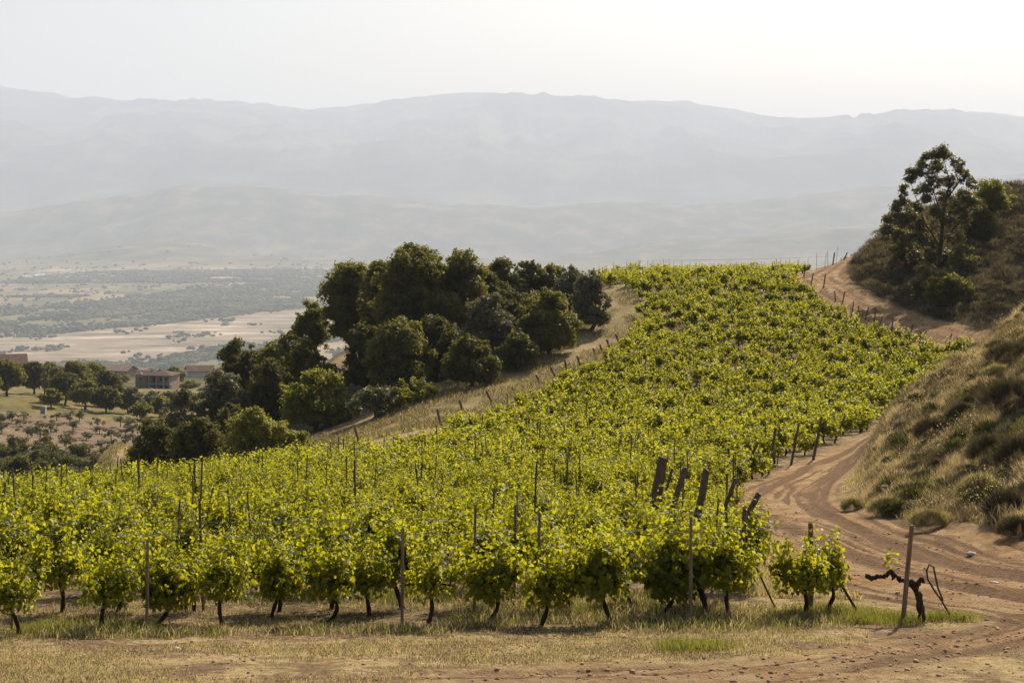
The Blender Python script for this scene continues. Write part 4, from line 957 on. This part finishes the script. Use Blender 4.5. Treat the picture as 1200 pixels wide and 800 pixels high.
# woods on the plain: many small rounded trees, uncountable
def ico():
    t = (1+5**.5)/2; V = unit(np.array([(-1,t,0),(1,t,0),(-1,-t,0),(1,-t,0),(0,-1,t),(0,1,t),(0,-1,-t),(0,1,-t),(t,0,-1),(t,0,1),(-t,0,-1),(-t,0,1)], float))
    Fc = np.array([(0,11,5),(0,5,1),(0,1,7),(0,7,10),(0,10,11),(1,5,9),(5,11,4),(11,10,2),(10,7,6),(7,1,8),(3,9,4),(3,4,2),(3,2,6),(3,6,8),(3,8,9),(4,9,5),(2,4,11),(6,2,10),(8,6,7),(9,8,1)]); return V, Fc
IV, IF = ico()
q = 150000; yi = 300+160*rng.random(q); dpt = np.where(rng.random(q) < .5, F*300/(yi-HOR), 2500+4800*rng.random(q)); px = -80+620*rng.random(q); X = (px-600)/F*dpt
keep = (wood_mask(X, dpt) > rng.random(q)*.9+.05) | ((rng.random(q) < .008) & (river_mask(X, dpt) < .2)) | ((fbm(X/60, dpt/160, 91, 3) > .68) & (rng.random(q) < .10)); X = X[keep]; dpt = dpt[keep]; zz = zfar(X, dpt)
s = 2.6+3.0*rng.random(len(X))**2; s = s*(.75+dpt/9000)
A = IV[None]*(1+.28*rng.normal(size=(len(X), 12, 1)))*s[:, None, None]*np.array([1.25, 1.25, .8]); A = A+np.stack([X, dpt, zz+s*.45], 1)[:, None]
Fc = (IF[None]+(np.arange(len(X))*12)[:, None, None]).reshape(-1, 3)
M_WOOD, n = newmat('distant_wood'); g_ = N(n, 'ShaderNodeNewGeometry')
out(n, principled(n, ramp(n, noise(n, g_.outputs['Position'], .007, 6, .7), [(.36, (.03, .042, .022)), (.5, (.09, .095, .045)), (.64, (.17, .15, .08))]), .95, 0).outputs[0])
tag(build('distant_woods', A.reshape(-1, 3), Fc, M_WOOD, None, True), 'belts of distant trees on the hazy plain', 'woods', kind='stuff'); print('woods', len(X))
# white farm buildings scattered on the plain
for i in range(14):
    px = 60+340*rng.random(); d = 5000+2200*rng.random(); x, y = W(px, d)
    if river_mask(np.array([x]), np.array([y]))[0] > .1: continue
    mb = gable_roof(22, 12, 6, 2.5, .6, .4); mb.box(-11, 11, -6, 6, -1, 6, 1); o = mb.build('farm_building', [M_ROOFL, M_PLAST]); o.location = (x, y, float(zfar(np.array([x]), np.array([y]))[0])); o.rotation_euler = (0, 0, rng.random())
    tag(o, 'tiny pale farm building lost in the hazy plain', 'building', 'farm buildings on the far plain')

# ------------------------------------------------------------------ scrub tussocks and grasses
BT = np.array([(-.5, 0, 0), (.5, 0, 0), (.32, .55, 0), (-.32, .55, 0), (0, 1, 0)])
def blades(pos, h, w_, r, lean=.45, updir=None):
    """bent two-segment grass blades (quads); pos (n,3)"""
    n_ = len(pos); a = r.random(n_)*2*pi; side = np.stack([np.cos(a), np.sin(a), 0*a], 1)
    up = np.tile([0, 0, 1.], (n_, 1)) if updir is None else updir
    ld = unit(np.stack([r.normal(size=n_), r.normal(size=n_), 0*a], 1))*lean*r.random((n_, 1))
    h = np.broadcast_to(h, (n_,))[:, None]; w_ = np.broadcast_to(w_, (n_,))[:, None]
    m_ = pos+up*h*.55+ld*h*.25; t = pos+up*h*(1-.15*np.linalg.norm(ld, axis=1)[:, None])+ld*h*.9
    V = np.stack([pos-side*w_*.5, pos+side*w_*.5, m_+side*w_*.4, t, m_-side*w_*.4], 1)
    Fc = np.arange(n_)[:, None]*5+np.array([[0, 1, 2, 4]]); F2 = np.arange(n_)[:, None]*5+np.array([[4, 2, 3, 3]])
    return V.reshape(-1, 3), Fc, F2
def blade_mesh(name, pos, h, w_, mat, r, lean=.45, updir=None, mi=None, **tg):
    n_ = len(pos); a = r.random(n_)*2*pi; side = np.stack([np.cos(a), np.sin(a), 0*a], 1)
    up = np.tile([0, 0, 1.], (n_, 1)) if updir is None else updir
    ld = unit(np.stack([r.normal(size=n_), r.normal(size=n_), 0*a], 1))*lean*r.random((n_, 1))
    h = np.broadcast_to(h, (n_,))[:, None]; w_ = np.broadcast_to(w_, (n_,))[:, None]
    m_ = pos+up*h*.5+ld*h*.22; t = pos+up*h+ld*h
    V = np.stack([pos-side*w_*.5, m_-side*w_*.45, t, m_+side*w_*.45], 1).reshape(-1, 3)
    Fc = np.arange(n_)[:, None]*4+np.array([[0, 3, 2, 1]])
    mats = mat if isinstance(mat, list) else [mat]
    o = build(name, V, Fc, mats, midx=(mi if mi is not None else (r.integers(0, len(mats), n_) if len(mats) > 1 else None))); return tag(o, **tg)
def tuftpos(px0, px1, d0, d1, n_, r, per, spread, logd=True):
    px = px0+(px1-px0)*r.random(n_); d = np.exp(math.log(d0)+(math.log(d1)-math.log(d0))*r.random(n_)) if logd else d0+(d1-d0)*r.random(n_)
    return (px-600)/F*d, d
r = np.random.default_rng(11)
def spread(X, Y, per, s, r):
    X2 = np.repeat(X, per)+r.normal(size=len(X)*per)*s; Y2 = np.repeat(Y, per)+r.normal(size=len(X)*per)*s; return X2, Y2
def put(X, Y): Z, k_ = surf(X, Y, True); return np.stack([X, Y, Z-.01], 1), k_
# foreground short dry grass
X, Y = tuftpos(-80, 1300, 13.6, 26, 42000, r, 5, .05); dn = fbm(X*.6, Y*.6, 201, 4)
Zk, kk = surf(X, Y, True); keep = (dn+.10*sm(Y, 16, 19) > .47+.26*r.random(len(X))-.05) & (kk['road'] < .35*r.random(len(X))+.05)
X, Y = spread(X[keep], Y[keep], 6, .035, r); P, _ = put(X, Y)
blade_mesh('dry_grass', P, .022+.05*r.random(len(X))**2, .006+.004*r.random(len(X)), [M_DRY, M_DRY, M_GREENG, M_SCRUB], r, 1.1, kind='stuff', label='short sun-dried grass in front of the vines', cat='grass')
# weeds under the vines and verges
X, Y = tuftpos(-80, 1180, 20, 48, 30000, r, 5, .05); dn = fbm(X*.5, Y*.5, 211, 4); Zk, kk = surf(X, Y, True)
keep = (dn > .44+.15*r.random(len(X))) & (kk['road'] < .25); X, Y = spread(X[keep], Y[keep], 7, .06, r); P, _ = put(X, Y)
blade_mesh('weeds', P, .06+.13*r.random(len(X))**1.5, .010+.006*r.random(len(X)), [M_DRY, M_GREENG, M_SCRUB, M_GREENG], r, .9, kind='stuff', label='straggling weeds and dry stalks under the vine rows', cat='weeds')
# green weed patches near the lone vine
pts = []
for p, d, q, s in ((1010, 21.6, 160, .12), (1045, 21.9, 130, .10), (1000, 22.2, 150, .18), (980, 22.6, 160, .2), (1095, 21.9, 120, .12), (1125, 21.8, 80, .10), (930, 21.6, 90, .12), (800, 18.1, 170, .13), (830, 18.3, 90, .14), (65, 21.4, 100, .12), (445, 24, 120, .12), (38, 20.8, 90, .1), (150, 21.2, 120, .2), (690, 22.4, 100, .2), (1060, 21.4, 60, .1)):
    x, y = W(p, d); pts.append(np.stack([x+r.normal(size=q*4)*s*1.5, y+r.normal(size=q*4)*s], 1))
pts = np.concatenate(pts); P, _ = put(pts[:, 0], pts[:, 1])
blade_mesh('green_weeds', P, .06+.13*r.random(len(P)), .010, [M_GREENG, M_GREENG, M_BRIGHT], r, .7, kind='stuff', label='patches of fresh green weeds by the stakes and the road', cat='weeds')
# verge grass between vines and the lower road, and along the path
X, Y = tuftpos(840, 1420, 24, 90, 62000, r, 5, .05); Zk, kk = surf(X, Y, True); pxx = 600+F*X/Y
keep = (kk['road'] < .2) & ~inpoly(pxx, Y, VP) & (fbm(X*.4, Y*.4, 221, 3) > .40); X, Y = spread(X[keep], Y[keep], 5, .07, r); P, _ = put(X, Y)
blade_mesh('verge_grass', P, .06+.12*r.random(len(X)), .012+.01*r.random(len(X)), [M_DRY, M_DRY, M_GREENG], r, .9, kind='stuff', label='dry verge grass between the end posts and the road', cat='grass')
X, Y = tuftpos(240, 780, 80, 148, 60000, r, 5, .05); Zk, kk = surf(X, Y, True); dp, _s = pdist(X, Y, PATH); pxx = 600+F*X/Y
keep = (np.abs(dp) < 5.4) & ((np.abs(dp) > 1.3+1.0*r.random(len(X))) | (r.random(len(X)) < .9*sm(fbm(X*.5, Y*.5, 301, 3), .45, .62))) & ~inpoly(pxx, Y, VP); X, Y = spread(X[keep], Y[keep], 5, .12, r); P, _ = put(X, Y)
blade_mesh('path_grass', P, .12+.25*r.random(len(X)), .03, [M_DRY, M_SCRUB, M_SCRUB, M_GREENG], r, .8, kind='stuff', label='tawny grass bordering the sunny path', cat='grass')
# spur grass
X, Y = tuftpos(30, 240, 80, 140, 16000, r, 5, .05); ds4, _s = pdist(X, Y, SPUR); keep = np.abs(ds4) > .45*r.random(len(X))+.15; X, Y = spread(X[keep], Y[keep], 5, .12, r); P, _ = put(X, Y)
blade_mesh('spur_grass', P, .15+.3*r.random(len(X)), .035, [M_DRY, M_GREENG, M_SCRUB], r, .8, kind='stuff', label='pale tall grass on the small spur beyond the vines', cat='grass')
# near bank: tall dry grass and grey stalks
X, Y = tuftpos(955, 1420, 31, 72, 60000, r, 5, .05); Zk, kk = surf(X, Y, True); keep = (kk['bank'] > .25+.3*r.random(len(X))) & (kk['road'] < .2) & (fbm(X*1.1, Y*1.1, 281, 3) > .36+.1*r.random(len(X)))
X, Y = X[keep], Y[keep]; n0 = fbm(X*.35, Y*.35, 231, 4)+.12*sm(600+F*X/Y, 1110, 1010); a = n0 > .47+.08*r.normal(size=len(X))
for nm, sel, mats, hh_, lab in (('bank_grass', a, [M_DRY, M_DRY, M_SCRUB, M_SCRUB], (.10, .34), 'tall bleached grass on the near roadside bank'), ('bank_weeds', ~a, [M_SCRUB, M_GREENG, M_SCRUBD, M_DRY], (.08, .26), 'brown and green weeds on the near roadside bank')):
    xs_, ys_ = spread(X[sel], Y[sel], 11, .11, r); P, _ = put(xs_, ys_); nz = fbm(P[:, 0]*.8, P[:, 1]*.8, 271, 4)+.035*r.normal(size=len(P)); mi = np.clip(((nz-.36)/.07).astype(int), 0, len(mats)-1)
    blade_mesh(nm, P, hh_[0]+hh_[1]*r.random(len(P))**1.6*(.3+1.3*vn(P[:, 0]*1.7, P[:, 1]*1.7, 77)), .008+.008*r.random(len(P)), mats, r, 1.0, mi=mi, kind='stuff', label=lab, cat='grass')
# seed heads sparkling in the bank grass
q = 5200; X, Y = tuftpos(970, 1180, 34, 64, q, r, 1, .05); P, kk = put(X, Y); keep = (kk['bank'] > .4) & (fbm(X*.35, Y*.35, 231, 4) > .46); P = P[keep]; P[:, 2] += .3+.3*r.random(len(P))
V, Fc = scatter(QUAD, QF, P, unit(r.normal(size=P.shape)), .022+.028*r.random(len(P)), r); tag(build('seed_heads', V, Fc, M_DRY), 'pale seed heads of the bank grass', 'grass', kind='stuff')
def tussock_mesh(name, R, Hh, nb, mats, seed, parent=None, w_=.012):
    """a fuzzy cushion: short blades all over a low dome"""
    r = np.random.default_rng(seed); a = r.random(nb)*2*pi; rr = np.sqrt(r.random(nb)); lum = 1+.22*np.sin(3*a+seed)+.12*np.sin(7*a+2*seed)
    dome = np.sqrt(np.clip(1-rr**2, 0, 1)); b = np.stack([np.cos(a)*rr*R*.8*lum, np.sin(a)*rr*R*.8*lum, dome*Hh*.62*(.85+.3*r.random(nb))-.04], 1)
    up = unit(np.stack([np.cos(a)*rr*.75, np.sin(a)*rr*.75, .35+.65*dome], 1)+r.normal(size=(nb, 3))*.28)
    return b, up, (Hh*(.22+.28*r.random(nb)))
TS = [(1186, 478, .75, 1.0, 'biggest dark cushion shrub at the right edge, upper part of the bank'), (1188, 418, .8, .7, 'dark cushion shrub near the crest of the bank at the right edge'), (1092, 508, .55, .65, 'dark round tussock alone in the middle of the bank'), (1160, 535, .55, .75, 'dark tussock left of the one at the right edge, mid bank'),
      (1195, 540, .55, .85, 'dark tussock at the right edge, mid bank'), (1150, 575, .5, .6, 'dark tussock low on the bank above the road bend'), (1041, 594, .42, .45, 'low green-brown tussock at the foot of the bank, its left end'), (1092, 612, .45, .45, 'low tussock at the foot of the bank near its middle'),
      (999, 590, .3, .35, 'small tussock at the tip of the bank by the road'), (1180, 600, .5, .6, 'dark tussock near the foot of the bank at the right'), (1146, 455, .45, .5, 'yellow-green tussock high on the bank'), (1195, 620, .4, .4, 'brown tussock at the foot of the bank at the right edge'), (1130, 480, .4, .45, 'grey tussock on the upper bank left of the big cushion'), (1170, 440, .5, .5, 'dark tussock just below the crest of the bank')]
for i, (px, py, R, hh_, lab) in enumerate(TS):
    d = hit(px, py+8, 24, 70); x, y = W(px, d); z = H(x, y); R *= 1.15; hh_ *= 1.15; b, up, hl = tussock_mesh('t', R, hh_, 4200, None, i)
    mats = [M_GREENG, M_SCRUB, M_DRY] if 'yellow-green' in lab or 'low' in lab or 'tip' in lab else ([M_SCRUB, M_SCRUBD] if 'grey' in lab or 'brown' in lab else [M_SCRUBD, M_SCRUBD, M_SCRUB])
    o = blade_mesh('tussock', b, hl, .012, mats, np.random.default_rng(i), .3, up, label=lab, cat='shrub', group='tussocks on the near bank'); o.location = (x, y, z)
r = np.random.default_rng(77); tmeshes = []
for i in range(6):
    b, up, hl = tussock_mesh('t', .22+.04*i, .26+.05*(i % 3), 1100, None, 40+i)
    o = blade_mesh('tussock', b, hl, .012, [[M_SCRUBD, M_SCRUBD, M_SCRUB], [M_SCRUB, M_DRY], [M_SCRUBD, M_GREENG, M_SCRUBD], [M_SCRUBD]][i % 4], r, .3, up); tmeshes.append(o.data); bpy.data.objects.remove(o)
for i in range(300):
    d = 33+30*r.random(); px = 985+300*r.random(); x, y = W(px, d); z, k_ = surf(np.array([x]), np.array([y]), True)
    if k_['bank'][0] < .5 or k_['road'][0] > .1: continue
    o = bpy.data.objects.new('tussock', tmeshes[int(r.integers(6))]); COL.objects.link(o); o.location = (x, y, float(z[0])); o.rotation_euler = (0, 0, r.random()*6); o.scale = (.7+1.0*r.random()**2,)*3
    tag(o, 'small brown or greenish tussock among the many on the near bank', 'shrub', 'small tussocks scattered over the near bank')
# far hill scrub: mounded tussocks everywhere
q = 5200; px = 985+620*r.random(q); d = 112+58*r.random(q); X = (px-600)/F*d; Z, kk = surf(X, d, True)
toe = cur([(985, 151), (1000, 136), (1060, 124), (1150, 116), (1200, 114), (1600, 112)], px)
keep = (d > toe) & (kk['road'] < .1) & (fbm(X*.22, d*.22, 241, 3) > .38)
X, Y, Z = X[keep], d[keep], Z[keep]; Pb, Ub, Hb = [], [], []
for x, y, z in zip(X, Y, Z):
    nb = 110; R = .5+.7*r.random(); a = r.random(nb)*2*pi; rr = np.sqrt(r.random(nb))
    dm = np.sqrt(1-rr**2); Ht = .45+.45*r.random(); Pb.append(np.stack([x+np.cos(a)*rr*R*.75, y+np.sin(a)*rr*R*.75, z-.08+Ht*.75*dm], 1)); Ub.append(unit(np.stack([np.cos(a)*rr*.8, np.sin(a)*rr*.8, .3+.7*dm], 1)+r.normal(size=(nb, 3))*.25)); Hb.append(Ht*(.35+.3*r.random(nb)))
Pb = np.concatenate(Pb); print('hill blades', len(Pb))
blade_mesh('hill_scrub', Pb, np.concatenate(Hb), .07, [M_SCRUB, M_SCRUBD, M_SCRUBD, M_SCRUB], r, .25, np.concatenate(Ub), mi=np.repeat(np.where(fbm(X*.3, Y*.3, 261, 3)+.15*r.normal(size=len(X)) > .60, 0, r.integers(1, 4, len(X))), 110), kind='stuff', label='cushions of dry scrub covering the right hillside', cat='scrub')
# dry grass on the toe and crest of the far hill
X, Y = tuftpos(985, 1260, 110, 158, 16000, r, 5, .05); Zk, kk = surf(X, Y, True); pxx = 600+F*X/Y; toe = cur([(985, 150), (1000, 134), (1060, 122), (1150, 114), (1260, 112)], pxx)
keep = (Y > toe-1.5) & (kk['road'] < .3); X, Y = spread(X[keep], Y[keep], 4, .15, r); P, _ = put(X, Y)
blade_mesh('hill_grass', P, .25+.3*r.random(len(P)), .035, [M_SCRUB, M_SCRUBD, M_SCRUB], r, .6, kind='stuff', label='dry grass between the scrub cushions of the right hillside', cat='grass')
# stones, clods
def stone(px, d, s, label, cat='stone', mat=M_STONE, grp=None):
    x, y = W(px, d); V = IV*(1+.18*rng.normal(size=(12, 1)))*np.array([s, s*.8, s*.35]); o = build('stone', V, IF, mat, None, True); o.location = (x, y, H(x, y)+s*.2); return tag(o, label, cat, grp)
stone(1138, 31.5, .13, 'white stone at the foot of the bank by the road')
stone(935, 44, .10, 'pale flat stone on the dirt road bend')
stone(1165, 26.5, .09, 'pale flat stone lying in the road at the right')
stone(208, 18.4, .05, 'small white stone in the dry grass at the lower left')
r = np.random.default_rng(3); q = 11000; X, Y = tuftpos(-60, 1280, 13.6, 48, q, r, 1, 0); Z, kk = surf(X, Y, True); s = (.006+.018*r.random(q)**5)*(1+.4*sm(kk['road'], .3, .9))
A = IV[None]*(1+.25*r.normal(size=(q, 12, 1)))*s[:, None, None]*np.array([1.2, 1, .7])+np.stack([X, Y, Z+s*.2], 1)[:, None]
M_CLOD = m_simple('earth_clod', (.34, .21, .12), .95, .4, 3)
tag(build('clods', A.reshape(-1, 3), (IF[None]+(np.arange(q)*12)[:, None, None]).reshape(-1, 3), M_CLOD, None, False), 'crumbs of earth and gravel on the open ground', 'clods', kind='stuff')
# umbel flower on the bank
d = hit(1037, 585, 24, 70)-1; x, y = W(1037, d); z = H(x, y); e = empty('umbel_flower', (x, y, z), 'white flat-headed umbel flower at the foot of the bank', 'flower')
MB().tube([(0, 0, -.05), (.01, 0, .25), (0, 0, .5)], [.008, .007, .005], 5).build('stem', M_GREENG, e)
q = 70; a = r.random(q)*2*pi; rr = np.sqrt(r.random(q))*.09; P = np.stack([np.cos(a)*rr, np.sin(a)*rr, .5+.02*r.random(q)], 1); V, Fc = scatter(QUAD, QF, P, unit(r.normal(size=P.shape)+[0, 0, 1.]), .03, r); build('flower_head', V, Fc, M_PLAST, e)
print('objects', len(bpy.data.objects), 'faces', sum(len(o.data.polygons) for o in bpy.data.objects if o.type == 'MESH' and o.data.users == 1))
